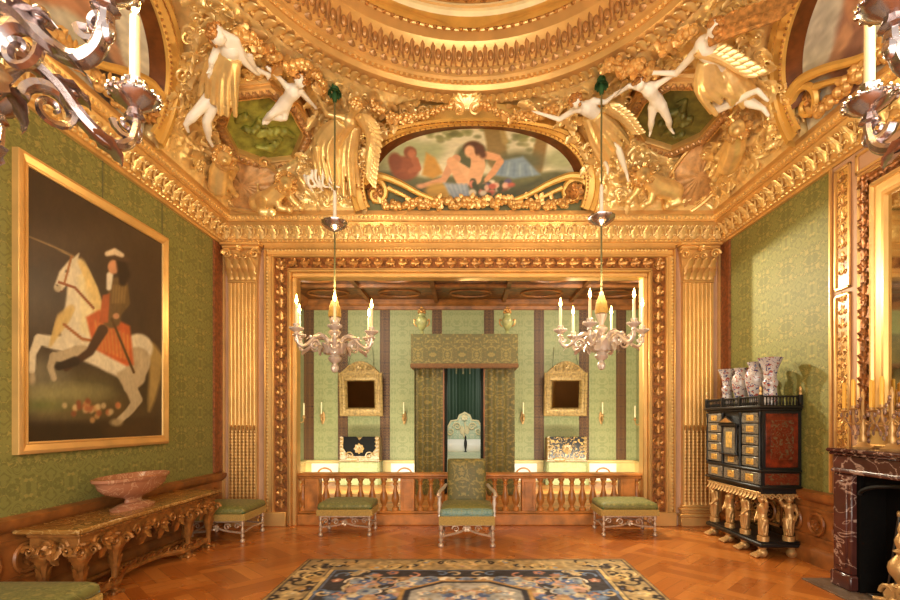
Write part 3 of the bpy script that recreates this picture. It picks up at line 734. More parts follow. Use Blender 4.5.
# ------------------------------------------------------------------ ceiling reliefs and figures
def plane_pts(cpx, pts, off=.06):
    l, n = ray(*cpx, bvc); o = l+n*off; eye = V((0, 0, H)); out = []
    for p in pts:
        d = V(((p[0]-VX)/F, 1, (VY-p[1])/F)); out.append(eye+d*((o-eye).dot(n)/d.dot(n)))
    return o, n, out
M['greenrel'] = simple('green bronze relief', (.56, .56, .24), .5, .2, 18, .4, .01, .2, 10)
M['greenreld'] = simple('dark green bronze relief', (.42, .41, .20), .5, .2, 18, .4, .01, .2, 10)
def octagon(cpx, pts, label, mt):
    o, n, W = plane_pts(cpx, pts); xa = V((1, 0, 0))-n*n.x; m = frame(o, xa, n.cross(xa)); mi = m.inverted()
    L = [((mi@p).x, (mi@p).y) for p in W]
    t = thing('relief_medallion', label, 'medallion', o, 'green octagonal reliefs in the ceiling corners')
    k = lambda s: [(x*s, y*s) for x, y in L]
    MB().prism(k(1.0), -.12, .0, m).build('panel', mt, t, smooth=False)
    r = MB(); rr = random.Random(int(cpx[0])); R = min(math.hypot(*p) for p in L)
    for i in range(16):
        a = rr.uniform(0, 6.28); q = rr.uniform(0, .75)*R; c = V((q*math.cos(a), q*math.sin(a), .01)); 
        b_ = c+V((rr.uniform(-.4, .4)*R, rr.uniform(-.3, .3)*R, .0)); r.cap(c, .045, b_, .025); r.cap(b_, .03, b_+V((rr.uniform(-.25, .25)*R, rr.uniform(-.25, .25)*R, 0)), .015)
    for x, y in ((-.25, .2), (.15, .28), (.3, -.05)): r.sph((x*R, y*R, .03), .04)
    r.v = [tuple(m@V((x, y, z*1.3))) for x, y, z in r.v]
    blob(r, 'relief', mt, t, .012, 3)
    prof = [(1.0, .0), (1.0, .04), (1.03, .07), (1.06, .07), (1.08, .045), (1.10, .05), (1.22, .10), (1.30, .08), (1.33, .05), (1.38, .06), (1.42, .03), (1.42, -.2)]
    f = MB(); N = len(L)
    for i in range(N):
        for s, z in prof: f.v.append(tuple(m@V((L[i][0]*s, L[i][1]*s, z))))
    K = len(prof)
    for i in range(N):
        for q in range(K-1): f.f.append((i*K+q, i*K+q+1, ((i+1) % N)*K+q+1, ((i+1) % N)*K+q))
    f.build('frame', M['gold'], t, ang=25)
    lf = MB()
    for i in range(N):
        a, b_ = V((*L[i], 0)), V((*L[(i+1) % N], 0)); c = int((b_-a).length/.06)
        for j in range(c):
            p = a.lerp(b_, (j+.5)/c)*1.19; p.z = .085; d = (b_-a).normalized()
            lf.leaf(m@frame(p-d*.02, V((d.y, -d.x, 0)), d), .08, .045, .02, 2, 5, 4, .6)
    lf.build('frame_carving', M['tan'], t)
octagon((263, 127), [(235, 98), (268, 94), (289, 109), (301, 131), (291, 155), (264, 158), (238, 148), (226, 125)], 'green octagonal relief in a gilt frame under the left corner cherub', M['greenrel'])
octagon((677, 113), [(648, 99), (672, 86), (710, 86), (719, 110), (700, 132), (672, 145), (647, 137), (637, 118)], 'dark green octagonal relief in a gilt frame under the dangling cherub legs', M['greenreld'])
def shell(cpx, rx, ry, tilt, label):
    l, n = ray(*cpx, bvc); xa = (ray(cpx[0]+12, cpx[1]+tilt, bvc)[0]-l); xa = xa-n*xa.dot(n); m = frame(l+n*.06, xa, n.cross(xa))
    sc = (l-V((0, 0, H))).length/F*1.05; a, b_ = rx*sc, ry*sc
    t = thing('shell_cartouche', label, 'ornament', l, 'shell cartouches in the ceiling corners')
    def fn(u, v): 
        th = u*2*PI; r = v; return m@V((a*r*math.cos(th), b_*r*math.sin(th), .07*(1-r*r)+.012*math.cos(th*14)*r))
    MB().grid(fn, 84, 8, True).build('shell', M['pink'], t)
    s = MB()
    for q in (-1, 1):
        s.scroll(m@T(q*a*.55, b_*1.0, .05), .075, 1.5, .02, 18, 1, q)
        s.leaf(m@T(q*a*.9, -b_*.2, .03)@RZ(-q*2.2), .18, .05, .03)
    s.tube([m@V((a*1.08*math.cos(i*PI/18), b_*1.08*math.sin(i*PI/18), .03)) for i in range(37)], .025, 6)
    s.build('scroll_border', M['gold'], t)
shell((245, 183), 33, 19, 2, 'pinkish shell cartouche under the left green octagonal relief')
shell((697, 172), 32, 19, -9, 'pinkish shell cartouche under the right green octagonal relief')
def human(name, label, J, ht, m=None, hair=None, cat='statue', group=None, child=False, robe=None, extra=None, loc=None, parent=None, vox=.012, sm=3, robemat=None, hairmat=None):
    """J: joint -> 3D point. Missing limbs are left out."""
    m = m or M['white']; k = ht; f = 1.5 if child else 1.0; b = MB()
    hd, ch, pe = J['head'], J['chest'], J['pelvis']; nk = J.get('neck', hd.lerp(ch, .5))
    hr = .066*k*(1.65 if child else 1.12)
    ax = (hd-nk).normalized()
    b.sph(hd, (hr*.88, hr*.95, hr), 14, 10); 
    fc = J.get('face')
    if fc is not None:
        d = (fc-hd).normalized(); b.cap(hd+d*hr*.75, hr*.22, hd+d*hr*1.02-ax*hr*.1, hr*.16, 6); b.cap(hd+d*hr*.6-ax*hr*.45, hr*.42, hd+d*hr*.72-ax*hr*.5, hr*.3, 6)
        for s in (-1, 1): b.sph(hd+d*hr*.78+d.cross(ax)*s*hr*.4+ax*hr*.22, hr*.16, 6, 4); b.sph(hd+d.cross(ax)*s*hr*.92, hr*.2, 6, 4)
    b.cap(hd-ax*hr*.4, .036*k*f, ch, .042*k*f); wa = ch.lerp(pe, .55)
    b.cap(ch, .088*k*f, wa, .068*k*f); b.cap(wa, .07*k*f, pe, .084*k*f)
    for s in 'LR':
        if 'sh'+s in J:
            b.cap(ch, .06*k*f, J['sh'+s], .042*k*f)
            b.cap(J['sh'+s], .038*k*f, J['el'+s], .028*k*f); b.cap(J['el'+s], .029*k*f, J['ha'+s], .019*k*f)
            d = (J['ha'+s]-J['el'+s]).normalized(); o = d.orthogonal().normalized(); h = J['ha'+s]
            b.cap(h, .02*k*f, h+d*.04*k, .022*k*f)
            for q, e in ((-.6, .07), (-.2, .085), (.2, .08), (.6, .065)): b.cap(h+d*.045*k+o*q*.028*k, .009*k*f, h+d*(.045+e*.8)*k+o*q*.036*k, .006*k*f, 6)
            b.cap(h+d*.015*k-o*.02*k, .010*k*f, h+d*.05*k-o*.045*k, .007*k*f, 6)
        if 'hi'+s in J:
            b.cap(pe, .08*k*f, J['hi'+s], .065*k*f); b.cap(J['hi'+s], .062*k*f, J['kn'+s], .04*k*f)
            an = J['an'+s]; kn = J['kn'+s]; b.cap(kn, .041*k*f, kn.lerp(an, .35), .043*k*f); b.cap(kn.lerp(an, .35), .043*k*f, an, .022*k*f)
            if 'to'+s in J: b.cap(an, .024*k*f, J['to'+s], .016*k*f)
    if parent is None:
        t = thing(name, label, cat, loc or pe, group)
    else: t = parent
    o = blob(b, 'body', m, t, vox, sm)
    if hair is not None:
        h = MB(); rr = random.Random(hair)
        for i in range(26):
            a, c = rr.uniform(0, 6.28), rr.uniform(-.25, 1); r = math.sqrt(1-c*c) if abs(c) < 1 else 0
            q = ax.orthogonal().normalized(); w = ax.cross(q)
            dv = (q*math.cos(a)+w*math.sin(a))*r+ax*c
            if fc is not None and dv.dot((fc-hd).normalized()) > .45 and c < .6: continue
            h.sph(hd+dv*hr*.95, hr*rr.uniform(.26, .38), 7, 5)
        h.build('hair', hairmat or M['goldd'], t)
    if robe:
        d = MB(); rr = random.Random(11)
        for chain, w, r0 in robe:
            n = max(7, int(w/.024))
            for i in range(n):
                a = 2*PI*i/n; pts = []
                for j, p in enumerate(chain):
                    tn = (chain[min(j+1, len(chain)-1)]-chain[max(j-1, 0)]).normalized(); eye = V((0, -1, -.7)).normalized()
                    sd = tn.cross(eye).normalized(); nd = sd.cross(tn); nd = nd if nd.dot(eye) > 0 else -nd
                    wf = (.42, .85, 1.15, 1.2)[min(j, 3)]*(1+.10*math.sin(i*2.4+j))
                    pts.append(p-nd*.06+tn*(j*.5)*rr.uniform(-.05, .07)+(sd*math.cos(a+.25*j)*w*.5+nd*math.sin(a+.25*j)*w*.36)*wf+sd*.03*math.sin(j*1.6))
                d.tube(spline(pts, 4), [r0*rr.uniform(.8, 1.2), r0*.7], 7)
        blob(d, 'robe', robemat or M['goldb'], t, .014, 3)
    return t
def J2(off=.12, **k):
    d = {}
    for a, v in k.items(): d[a] = P(v[0], v[1], v[2] if len(v) > 2 else off)
    return d
def wing(pts, w, off, parent, name='wing', m=None):
    c = spline([P(x, y, off) for x, y in pts], 5); mb = MB(); n = len(c)-1
    for layer, (L, k0) in enumerate(((w, 0), (w*.65, 1))):
        for i in range(n):
            d = (c[i+1]-c[i]).normalized(); v = (V((0, 0, H))-c[i]).normalized(); sd = d.cross(v).normalized()
            u = (d*1.1-sd*.75).normalized() if layer == 0 else (d-sd*.4).normalized()
            mb.leaf(frame(c[i]+v*.02*layer, u.cross(v), u), L, L*.18, .02, 0, 7, 4, .35)
    mb.tube(c, [.05, .02], 8)
    mb.build(name, m or M['goldb'], parent)
GF = 'stucco figures round the ceiling cove'
# flying figures at the two upper corners
J = J2(head=(720, 14, .3), chest=(708, 32, .28), pelvis=(728, 62, .22), shL=(700, 36, .28), elL=(678, 62, .24), haL=(656, 63, .2), shR=(722, 24, .25), elR=(745, 12, .3), haR=(770, 6, .3), hiL=(724, 76, .24), knL=(724, 97, .3), anL=(766, 79, .28), toL=(777, 91, .26), hiR=(740, 78, .18), knR=(752, 92, .22), anR=(770, 101, .2), toR=(776, 109, .2), face=(700, 24, .42))
fr_ = human('flying_statue', 'white flying statue in a gold robe beside the right dark green medallion', J, 1.15, hair=1, group=GF,
      robe=[([P(716, 44, .32), P(722, 62, .34), P(735, 84, .3)], .30, .04), ([P(735, 52, .25), P(750, 72, .25), P(752, 90, .2)], .25, .04)])
wing([(700, 34), (728, 44), (758, 62)], .22, .34, fr_); wing([(714, 22), (745, 12), (790, 0)], .3, .36, fr_, m=M['goldd'])
J = J2(head=(212, 20, .3), chest=(226, 34, .28), pelvis=(222, 62, .22), shL=(236, 36, .28), elL=(250, 56, .24), haL=(264, 64, .2), shR=(216, 34, .22), elR=(206, 48, .28), haR=(204, 56, .28), hiL=(214, 80, .24), knL=(198, 112, .26), anL=(201, 132, .22), toL=(205, 139, .22), hiR=(210, 84, .2), knR=(186, 106, .24), anR=(178, 118, .2), toR=(180, 126, .2), face=(224, 14, .45))
fl_ = human('flying_statue', 'white flying statue in a gold robe beside the left green medallion', J, 1.15, hair=2, group=GF,
      robe=[([P(222, 40, .34), P(216, 62, .34), P(208, 92, .3)], .30, .04)])
d = MB()
for i in range(7): d.tube(spline([P(214+i*3, 14+i*1.5, .3), P(222+i*3.2, 30+i*2.4, .33), P(236+i*2.5, 40+i*3, .3), P(250+i*1.2, 44+i*3.4, .22)], 5), [.036, .016], 7)
blob(d, 'white_drapery', M['white'], fl_, .014, 3)
# cherubs
J = J2(head=(640, 72, .25), chest=(651, 78, .25), pelvis=(657, 92, .24), shL=(643, 78, .25), elL=(630, 74, .25), haL=(617, 86, .22), shR=(659, 74, .22), elR=(672, 66, .22), haR=(682, 60, .2), hiL=(653, 97, .25), knL=(651, 110, .28), anL=(650, 124, .22), toL=(649, 129, .24), hiR=(664, 95, .25), knR=(668, 110, .28), anR=(669, 121, .22), toR=(673, 126, .24), face=(634, 80, .4))
human('cherub', 'white cherub dangling its legs over the dark green medallion', J, .62, hair=3, child=True, group=GF)
J = J2(head=(299, 69, .25), chest=(292, 80, .25), pelvis=(283, 94, .24), shL=(300, 80, .25), elL=(308, 90, .25), haL=(314, 98, .22), shR=(285, 76, .22), elR=(278, 68, .22), haR=(270, 62, .2), hiL=(283, 99, .25), knL=(285, 107, .3), anL=(268, 108, .24), toL=(263, 114, .24), hiR=(277, 97, .25), knR=(268, 102, .28), anR=(262, 110, .22), toR=(259, 114, .24), face=(306, 74, .4))
human('cherub', 'white cherub kneeling on the frame of the left green medallion', J, .62, hair=4, child=True, group=GF)
# winged robed figures flanking the middle picture
J = J2(head=(355, 93, .3), chest=(349, 112, .28), pelvis=(335, 140, .26), shL=(340, 108, .28), elL=(326, 104, .28), haL=(316, 84, .24), shR=(358, 112, .24), elR=(366, 124, .26), haR=(372, 132, .26), hiL=(330, 146, .26), knL=(318, 140, .36), anL=(322, 176, .28), toL=(316, 184, .28), hiR=(340, 148, .24), knR=(336, 166, .3), anR=(340, 186, .24), toR=(340, 194, .24), face=(366, 98, .45))
al = human('winged_statue', 'gold winged statue leaning at the left end of the middle ceiling picture', J, 1.0, m=M['goldb'], hair=5, group=GF, hairmat=M['gold'],
      robe=[([P(340, 112, .34), P(328, 138, .36), P(330, 180, .32)], .27, .036), ([P(352, 118, .30), P(348, 150, .3), P(346, 188, .26)], .28, .04)])
wing([(358, 104), (368, 124), (369, 146), (368, 170)], .26, .34, al)
d = MB()
for i in range(9): d.tube(spline([P(306+i*4, 170-i*1.6+2*math.sin(i*2), .28+.05*(i % 2)), P(309+i*3.3, 178+3*math.sin(i*1.7), .33+.06*(i % 2)), P(315+i*3.5, 187+3*math.cos(i*2.1), .27+.04*(i % 3))], 5), [.026, .014], 7)
blob(d, 'white_drapery', M['white'], al, .014, 3)
J = J2(head=(577, 89, .3), chest=(588, 98, .28), pelvis=(606, 112, .26), shL=(576, 99, .28), elL=(560, 110, .28), haL=(541, 106, .24), shR=(594, 92, .24), elR=(606, 92, .26), haR=(614, 84, .26), hiL=(612, 122, .26), knL=(617, 141, .34), anL=(625, 170, .26), toL=(626, 178, .28), hiR=(602, 122, .24), knR=(598, 142, .3), anR=(606, 164, .24), toR=(606, 172, .24), face=(566, 92, .45))
ar = human('winged_statue', 'white reclining statue in a gold robe right of the middle ceiling picture', J, 1.0, hair=6, group=GF,
      robe=[([P(600, 102, .34), P(612, 118, .36), P(618, 140, .32)], .26, .036), ([P(592, 106, .30), P(604, 128, .32), P(612, 150, .28)], .28, .04)])
wing([(606, 96), (622, 108), (632, 124)], .2, .3, ar)
# lions
def lion(head, mid, rump, paws, ht, label, seed):
    h, m_, r = P(*head, .26), P(*mid, .2), P(*rump, .16); t = thing('lion_sculpture', label, 'sculpture', P(*mid, .0), 'gold lions in the ceiling corners')
    b = MB(); b.cap(h, .11*ht, m_, .15*ht).cap(m_, .15*ht, r, .15*ht)
    v = (V((0, 0, H))-h).normalized(); b.sph(h+v*.06, .11*ht); b.cap(h+v*.08*ht, .075*ht, h+v*.2*ht-V((0, 0, .04*ht)), .05*ht)
    for s in (-1, 1): b.sph(h+V((s*.08*ht, 0, .1*ht)), .04*ht, 8, 6); b.sph(h+v*.14*ht+V((s*.045*ht, 0, .035*ht)), .022*ht, 6, 4)
    for (q, kx, ft) in paws:
        o = h.lerp(r, q); b.cap(o, .085*ht, P(*kx, .24), .055*ht); b.cap(P(*kx, .24), .055*ht, P(*ft, .2), .045*ht); b.sph(P(*ft, .22), .06*ht, 8, 6)
    b.tube(spline([r, r+V((0, 0, .12*ht)), P(rump[0], rump[1]-22, .2)], 5), .022*ht, 6)
    blob(b, 'body', M['goldb'], t, .014, 4)
    mn = MB(); rr = random.Random(seed)
    for i in range(60):
        dv = V((rr.gauss(0, 1), rr.gauss(0, 1), rr.gauss(0, 1))).normalized()
        if dv.dot(v) > .6: continue
        mn.scroll(frame(h+dv*.15*ht, dv.orthogonal(), dv), .045*ht, 1.2, .018*ht, 8); mn.sph(h+dv*.14*ht, .04*ht, 6, 4)
    mn.build('mane', M['gold'], t)
lion((288, 180), (275, 196), (260, 203), ((.1, (296, 200), (303, 208)), (.4, (282, 208), (292, 210)), (.9, (262, 212), (272, 212))), .8, 'gold lion lying beneath the gold winged statue left of the picture', 1)
lion((641, 170), (655, 184), (672, 190), ((.1, (634, 190), (626, 201)), (.4, (648, 200), (640, 206)), (.9, (676, 202), (664, 206))), .85, 'gold lion with curly mane lying right of the middle ceiling picture', 2)
lion((216, 150), (212, 166), (211, 184), ((.1, (226, 166), (222, 176)), (.5, (222, 182), (228, 190))), .75, 'gold lion rearing beside the left shell cartouche', 3)
lion((745, 119), (742, 140), (734, 160), ((.1, (732, 138), (724, 150)), (.5, (728, 162), (722, 172))), .8, 'gold lion rearing beside the right shell cartouche', 4)
# garlands and the keystone
def garland(pts, label, r=.05, off=.14):
    c = spline([P(x, y, off) for x, y in pts], 7); mb = MB(); rr = random.Random(int(pts[0][0]))
    for q in c:
        for i in range(3):
            R = r*rr.uniform(.45, .75); mb.sph(q+V((rr.uniform(-1, 1), rr.uniform(-1, 1), rr.uniform(-1, 1)))*r*.6, R, 7, 5)
    for q, q2 in zip(c[:-1], c[1:]): mb.leaf(frame(q, V((rr.uniform(-1, 1), rr.uniform(-1, 0), rr.uniform(-1, 1))), V((rr.uniform(-1, 1), .2, rr.uniform(-1, 1)))), r*2.2, r*.7, .02)
    tag(mb.build('garland', M['gold'], None, loc=c[len(c)//2]), label, 'ornament', 'gilt flower garlands on the ceiling')
garland([(370, 100), (392, 112), (418, 112), (452, 98)], 'gilt garland swag hanging left of the shell keystone')
garland([(482, 98), (512, 112), (536, 112), (556, 104)], 'gilt garland swag hanging right of the shell keystone')
garland([(612, 58), (626, 62), (640, 60), (656, 66)], 'gilt flower garland above the dangling white cherub', .07)
garland([(268, 66), (290, 58), (310, 66), (322, 80)], 'gilt flower garland above the kneeling white cherub', .07)
garland([(236, 26), (248, 30), (262, 42), (274, 50)], 'gilt flower garland beside the left flying white statue', .06)
garland([(664, 42), (676, 34), (694, 22)], 'gilt flower garland beside the right flying white statue', .06)
l, n = ray(467, 98); k = thing('shell_keystone', 'gilt shell keystone above the middle ceiling picture', 'ornament', l)
m = frame(P(467, 104, .14), (1, 0, 0), (0, -.25, 1)); mb = MB()
for i in range(9): a = (i-4)*.3; mb.leaf(m@RZ(-a), .24, .05, .06, 1, 7, 4, .6)
mb.build('shell', M['goldb'], k)
mb = MB()
for s in (-1, 1): mb.scroll(m@T(s*.1, -.02, .02), .08, 1.5, .026, 16, 1, s)
mb.build('scroll_base', M['gold'], k)
# ------------------------------------------------------------------ furniture
def rrect(x0, x1, y0, y1, i, r=.04, n=4):
    x0 += i; x1 -= i; y0 += i; y1 -= i; r = min(max(.004, r), (x1-x0)*.49, (y1-y0)*.49); out = []
    for cx, cy, a in ((x1-r, y1-r, 0), (x0+r, y1-r, PI/2), (x0+r, y0+r, PI), (x1-r, y0+r, 1.5*PI)):
        for k in range(n+1): out.append((cx+r*math.cos(a+PI/2*k/n), cy+r*math.sin(a+PI/2*k/n)))
    return out
def cushion(mb, x0, x1, y0, y1, z0, z1, r=.04, M_=None, crown=.35):
    h = z1-z0; w = min(x1-x0, y1-y0); rings = []
    for i, q in ((.012, 0), (.0, .08), (-.004, .3), (0, .5), (.012, .64), (.035, .75), (.09, .86), (w*.28, .97), (w*.46, 1)):
        rings.append([(x, y, z0+h*q) for x, y in rrect(x0, x1, y0, y1, i, r)])
    n = len(rings[0]); vs = [p for g in rings for p in g]; fs = [tuple(range(n-1, -1, -1)), tuple(range((len(rings)-1)*n, len(rings)*n))]
    for k in range(len(rings)-1):
        for i in range(n): fs.append((k*n+i, k*n+(i+1) % n, k*n+n+(i+1) % n, k*n+n+i))
    return mb.add(vs, fs, M_)
LEGP = [(.018, 0), (.03, .006), (.034, .025), (.028, .045), (.014, .055), (.014, .07), (.026, .08), (.026, .105), (.014, .115), (.018, .13), (.024, .165), (.02, .19), (.012, .20), (.012, .215), (.026, .225), (.026, .30)]
def legm(x, y, h, k=.85):
    return MB().lathe([(r*k, z*h/.30) for r, z in LEGP], 12, T(x, y, 0))
def fringe_band(x0, x1, y0, y1, z0, z1):
    mb = MB().b(x0, x1, y0, y1, z0, z1, e=.005); st_ = .014
    for i in range(int((x1-x0)/st_)):
        for y in (y0, y1): mb.b(x0+i*st_, x0+i*st_+.009, y-.004, y+.004, z0-.006, z1-.008)
    for i in range(int((y1-y0)/st_)):
        for x in (x0, x1): mb.b(x-.004, x+.004, y0+i*st_, y0+i*st_+.009, z0-.006, z1-.008)
    return mb
GS = 'silk topped stools round the room'
def stool(x0, x1, y0, y1, label, top='silk', h=.465):
    cx, cy = (x0+x1)/2, (y0+y1)/2; t = thing('stool', label, 'stool', (cx, cy, 0), GS)
    mb = MB(); cushion(mb, x0, x1, y0, y1, .35, h); mb.build('seat_cushion', M['silk'], t, ang=60)
    MB().b(x0-.001, x1+.001, y0-.001, y1+.001, .345, .395, e=.02).build('silk_border', M['silkd'] if top == 'silk' else M['silkb'], t)
    fringe_band(x0-.004, x1+.004, y0-.004, y1+.004, .275, .35).build('fringe', M['fringe'], t)
    for x in (x0+.035, x1-.035):
        for y in (y0+.035, y1-.035): legm(x, y, .28).build('leg', M['silvf'], t)
    mb = MB(); s = M['silvf']
    for y in (y0+.035, y1-.035):
        mb.tube(spline([(x0+.05, y, .12), (cx-.12, y, .14), (cx, y, .17), (cx+.12, y, .14), (x1-.05, y, .12)], 5), .013, 6)
        mb.rosette(frame((cx, y-.01, .18), (1, 0, 0), (0, 0, 1)), .05, 6, .02)
        for q in (-1, 1): mb.scroll(frame((cx+q*.12, y, .19), (q, 0, 0), (0, 0, 1)), .045, 1.4, .010, 14); mb.scroll(frame((x0+.10 if q < 0 else x1-.10, y, .20), (q, 0, 0), (0, 0, 1)), .04, 1.3, .009, 12)
        mb.b(x0+.05, x1-.05, y-.012, y+.012, .25, .276)
    for x in (x0+.035, x1-.035): mb.tube([(x, y0+.05, .12), (x, cy, .14), (x, y1-.05, .12)], .013, 6); mb.b(x-.012, x+.012, y0+.05, y1-.05, .25, .276)
    mb.build('stretcher', s, t); return t
stool(-1.91, -1.21, 6.28, 6.76, 'green silk stool before the left half of the balustrade')
stool(1.74, 2.47, 6.28, 6.80, 'green silk stool before the right half of the balustrade')
stool(-3.39, -2.70, 5.96, 6.62, 'green silk stool in the corner past the gilt console table')
stool(-3.12, -2.42, 2.55, 3.26, 'green and blue silk stool cut off beside the near end of the console table', 'silkb')
# armchair
t = thing('armchair', 'high-backed green silk armchair before the middle of the balustrade', 'armchair', (.01, 5.95, 0))
x0, x1, y0, y1 = -.325, .345, 5.74, 6.30
mb = MB(); cushion(mb, x0+.02, x1-.02, y0, y1, .36, .49); mb.build('seat', M['silkb'], t, ang=60)
mb = MB(); cushion(mb, x0+.03, x1-.03, y0+.03, y1, .40, .50, crown=.5); mb.build('seat_panel', M['silk'], t, ang=60)
fringe_band(x0+.012, x1-.012, y0-.004, y1, .27, .37).build('fringe', M['fringe'], t)
mb = MB(); cushion(mb, -.235, .255, -.33, .33, 0, .10, .03, frame((0, 6.36, .665), (1, 0, 0), (0, .1, 1))); mb.build('backrest', M['damaskb'], t, ang=60)
for x in (x0+.03, x1-.03):
    legm(x, y0+.035, .28, 1.05).build('leg', M['silvf'], t); legm(x, y1+.02, .28, 1.05).build('leg', M['silvf'], t)
    s = 1 if x > 0 else -1
    mb = MB().tube(spline([(s*.27+.01, 6.36, .66), (s*.295+.01, 6.15, .645), (s*.325+.01, 5.92, .64), (s*.335+.01, 5.80, .62), (s*.335+.01, 5.77, .60)], 5), [.020, .022], 8)
    mb.scroll(frame((s*.335+.01, 5.79, .605), (0, -1, 0), (0, 0, 1)), .03, 1.3, .016, 12)
    mb.build('armrest', M['silverw'], t)
    MB().lathe([(.022, 0), (.014, .03), (.024, .06), (.014, .1), (.026, .15), (.016, .2), (.024, .24), (.02, .24)], 10, T(s*.325+.01, 5.80, .36)).build('arm_support', M['silverw'], t)
mb = MB()
for y in (y0+.035, y1+.02):
    mb.tube(spline([(x0+.05, y, .13), (-.1, y, .17), (.01, y, .21), (.12, y, .17), (x1-.05, y, .13)], 5), .014, 6)
    mb.rosette(frame((.01, y-.012, .235), (1, 0, 0), (0, 0, 1)), .06, 7, .02); mb.b(x0+.05, x1-.05, y-.012, y+.012, .255, .28)
    for q in (-1, 1): mb.scroll(frame((.01+q*.13, y, .215), (q, 0, 0), (0, 0, 1)), .045, 1.4, .010, 14)
for x in (x0+.03, x1-.03): mb.tube([(x, y0+.05, .13), (x, y1, .13)], .013, 6)
mb.build('stretcher', M['silvf'], t)
# console table along the left wall
TX = -2.95; t = thing('console_table', 'gilt carved console table with amber marble top under the horse painting', 'table', (-3.2, 4.82, 0))
MB().b(-3.466, TX, 3.73, 5.92, .622, .66, e=.012).build('marble_top', M['ambermarble'], t)
mb = MB().b(-3.40, TX-.03, 3.78, 5.87, .585, .622, e=.01).b(-3.39, TX-.05, 3.80, 5.85, .50, .59, e=.006)
def fest(mb, p, d, n, w):
    p, d, n = V(p), V(d), V(n)
    for q in (-1, 1):
        mb.scroll(frame(p+d*q*w*.6, d*q, (0, 0, 1)), .055, 1.5, .016, 16); mb.leaf(frame(p+d*q*w*.35+n*.01, d*-q, V((0, 0, -1))), .11, .04, .03)
    mb.rosette(frame(p+n*.012, d, (0, 0, 1)), .07, 7, .03); mb.leaf(frame(p+n*.01-V((0, 0, .03)), d, (0, 0, -1)), .15, .05, .03)
for y in (4.82, 4.55, 5.09): fest(mb, (TX-.05, y, .50 if y != 4.82 else .49), (0, 1, 0), (1, 0, 0), .13)
for y in (4.05, 5.57): fest(mb, (TX-.05, y, .52), (0, 1, 0), (1, 0, 0), .08)
fest(mb, (-3.2, 3.80, .52), (1, 0, 0), (0, -1, 0), .1)
for i in range(40): mb.sph((TX-.03, 3.80+i*.0535, .603), (.012, .02, .012), 6, 4)
mb.build('apron', M['goldw'], t)
def tleg(x, y):
    l = MB().lathe([(.04, 0), (.048, .01), (.048, .03), (.028, .04), (.024, .06), (.03, .07), (.024, .09), (.028, .2), (.036, .32), (.06, .39), (.078, .43), (.07, .47), (.05, .49), (.05, .50), (.07, .52), (.07, .54)], 8, T(x, y, 0)@RZ(PI/8))
    for a in range(4):
        m = T(x, y, 0)@RZ(a*PI/2)
        l.scroll(m@frame((.07, .05, .47), (1, 0, 0), (0, 0, 1)), .05, 1.4, .018, 14, 1, 1); l.leaf(m@frame((.03, 0, .22), (0, 1, 0), (0.12, 0, 1)), .15, .024, .02)
        l.leaf(m@frame((.035, 0, .36), (0, 1, 0), (.35, 0, 1)), .12, .042, .03); l.sph((0, 0, 0), .02, 6, 4, m@T(.05, .03, .012))
    l.build('leg', M['goldw'], t)
for y in (3.86, 4.24, 5.36, 5.78): tleg(-3.04, y)
for y in (3.86, 5.78): tleg(-3.33, y)
mb = MB(); pts = spline([(-3.06, 3.86, .09), (-3.04, 4.24, .09), (-3.16, 4.5, .1), (-3.2, 4.82, .1), (-3.16, 5.1, .1), (-3.04, 5.36, .09), (-3.06, 5.78, .09)], 7)
mb.tube(pts, .035, 8, flat=.7); mb.tube([(-3.06, 3.86, .09), (-3.33, 3.86, .09)], .03, 6); mb.tube([(-3.06, 5.78, .09), (-3.33, 5.78, .09)], .03, 6); mb.tube([(-3.33, 3.86, .09), (-3.33, 5.78, .09)], .025, 6)
for i in range(4, len(pts)-4, 2): mb.leaf(frame(pts[i]+V((.02, 0, .02)), (0, 1, 0), (.3, .2, 1)), .08, .03, .03, 2, 6, 4); mb.scroll(frame(pts[i]+V((.0, 0, .03)), (0, 1, 0), (0, 0, 1)), .035, 1.2, .01, 10)
mb.build('stretcher', M['goldw'], t)
# marble tazza
t = tag(MB().lathe([(.12, 0), (.125, .02), (.10, .035), (.085, .05), (.05, .06), (.045, .09), (.06, .11), (.10, .13), (.15, .165), (.18, .21), (.19, .25), (.195, .27), (.21, .285), (.212, .31), (.20, .315), (.19, .31), (.17, .26), (.12, .20), (.01, .18)], 48, RZ(0), True, .95, 2.25).build('marble_basin', M['redmarble'], None), 'rose marble footed basin standing on the amber console table', 'basin')
t.location = (-3.19, 4.70, .6605)
# ------------------------------------------------------------------ pictures
t = thing('wall_painting', 'gilt-framed painting of a rider on a rearing white horse', 'painting', (XL, 4.7, 1.23))
fm = MB()
def pframe(mb, x, s, ya, yb, za, zb, prof):
    K = len(prof)
    for (y, z, dy, dz) in ((ya, za, 1, 1), (yb, za, -1, 1), (yb, zb, -1, -1), (ya, zb, 1, -1)):
        for o, h in prof: mb.v.append((x+s*h, y+dy*o, z+dz*o))
    n0 = len(mb.v)-4*K
    for i in range(4):
        for q in range(K-1): mb.f.append((n0+i*K+q, n0+((i+1) % 4)*K+q, n0+((i+1) % 4)*K+q+1, n0+i*K+q+1))
pframe(fm, XL, 1, 3.765, 5.67, 1.23, 3.60, [(0, 0), (0, .05), (.012, .06), (.03, .065), (.05, .055), (.075, .045), (.085, .05), (.095, .045), (.10, .025), (.10, .005)])
fm.build('frame', M['gold'], t, ang=25)
p = Paint(0, 1, 0, 1, 150, 180, (.24, .18, .125))
yy = 3.78+p.X*1.83; zz = 1.29+p.Y*2.25; PXc = VX-3.46*F/yy; PYc = VY-(zz-H)*F/yy
p.X, p.Y = PXc, PYc; p.ext = (PXc.min(), PXc.max()+1, PYc.min(), PYc.max()+1)
q = lambda cx, cy: (20+cx/2.727, 220+cy/2.727)
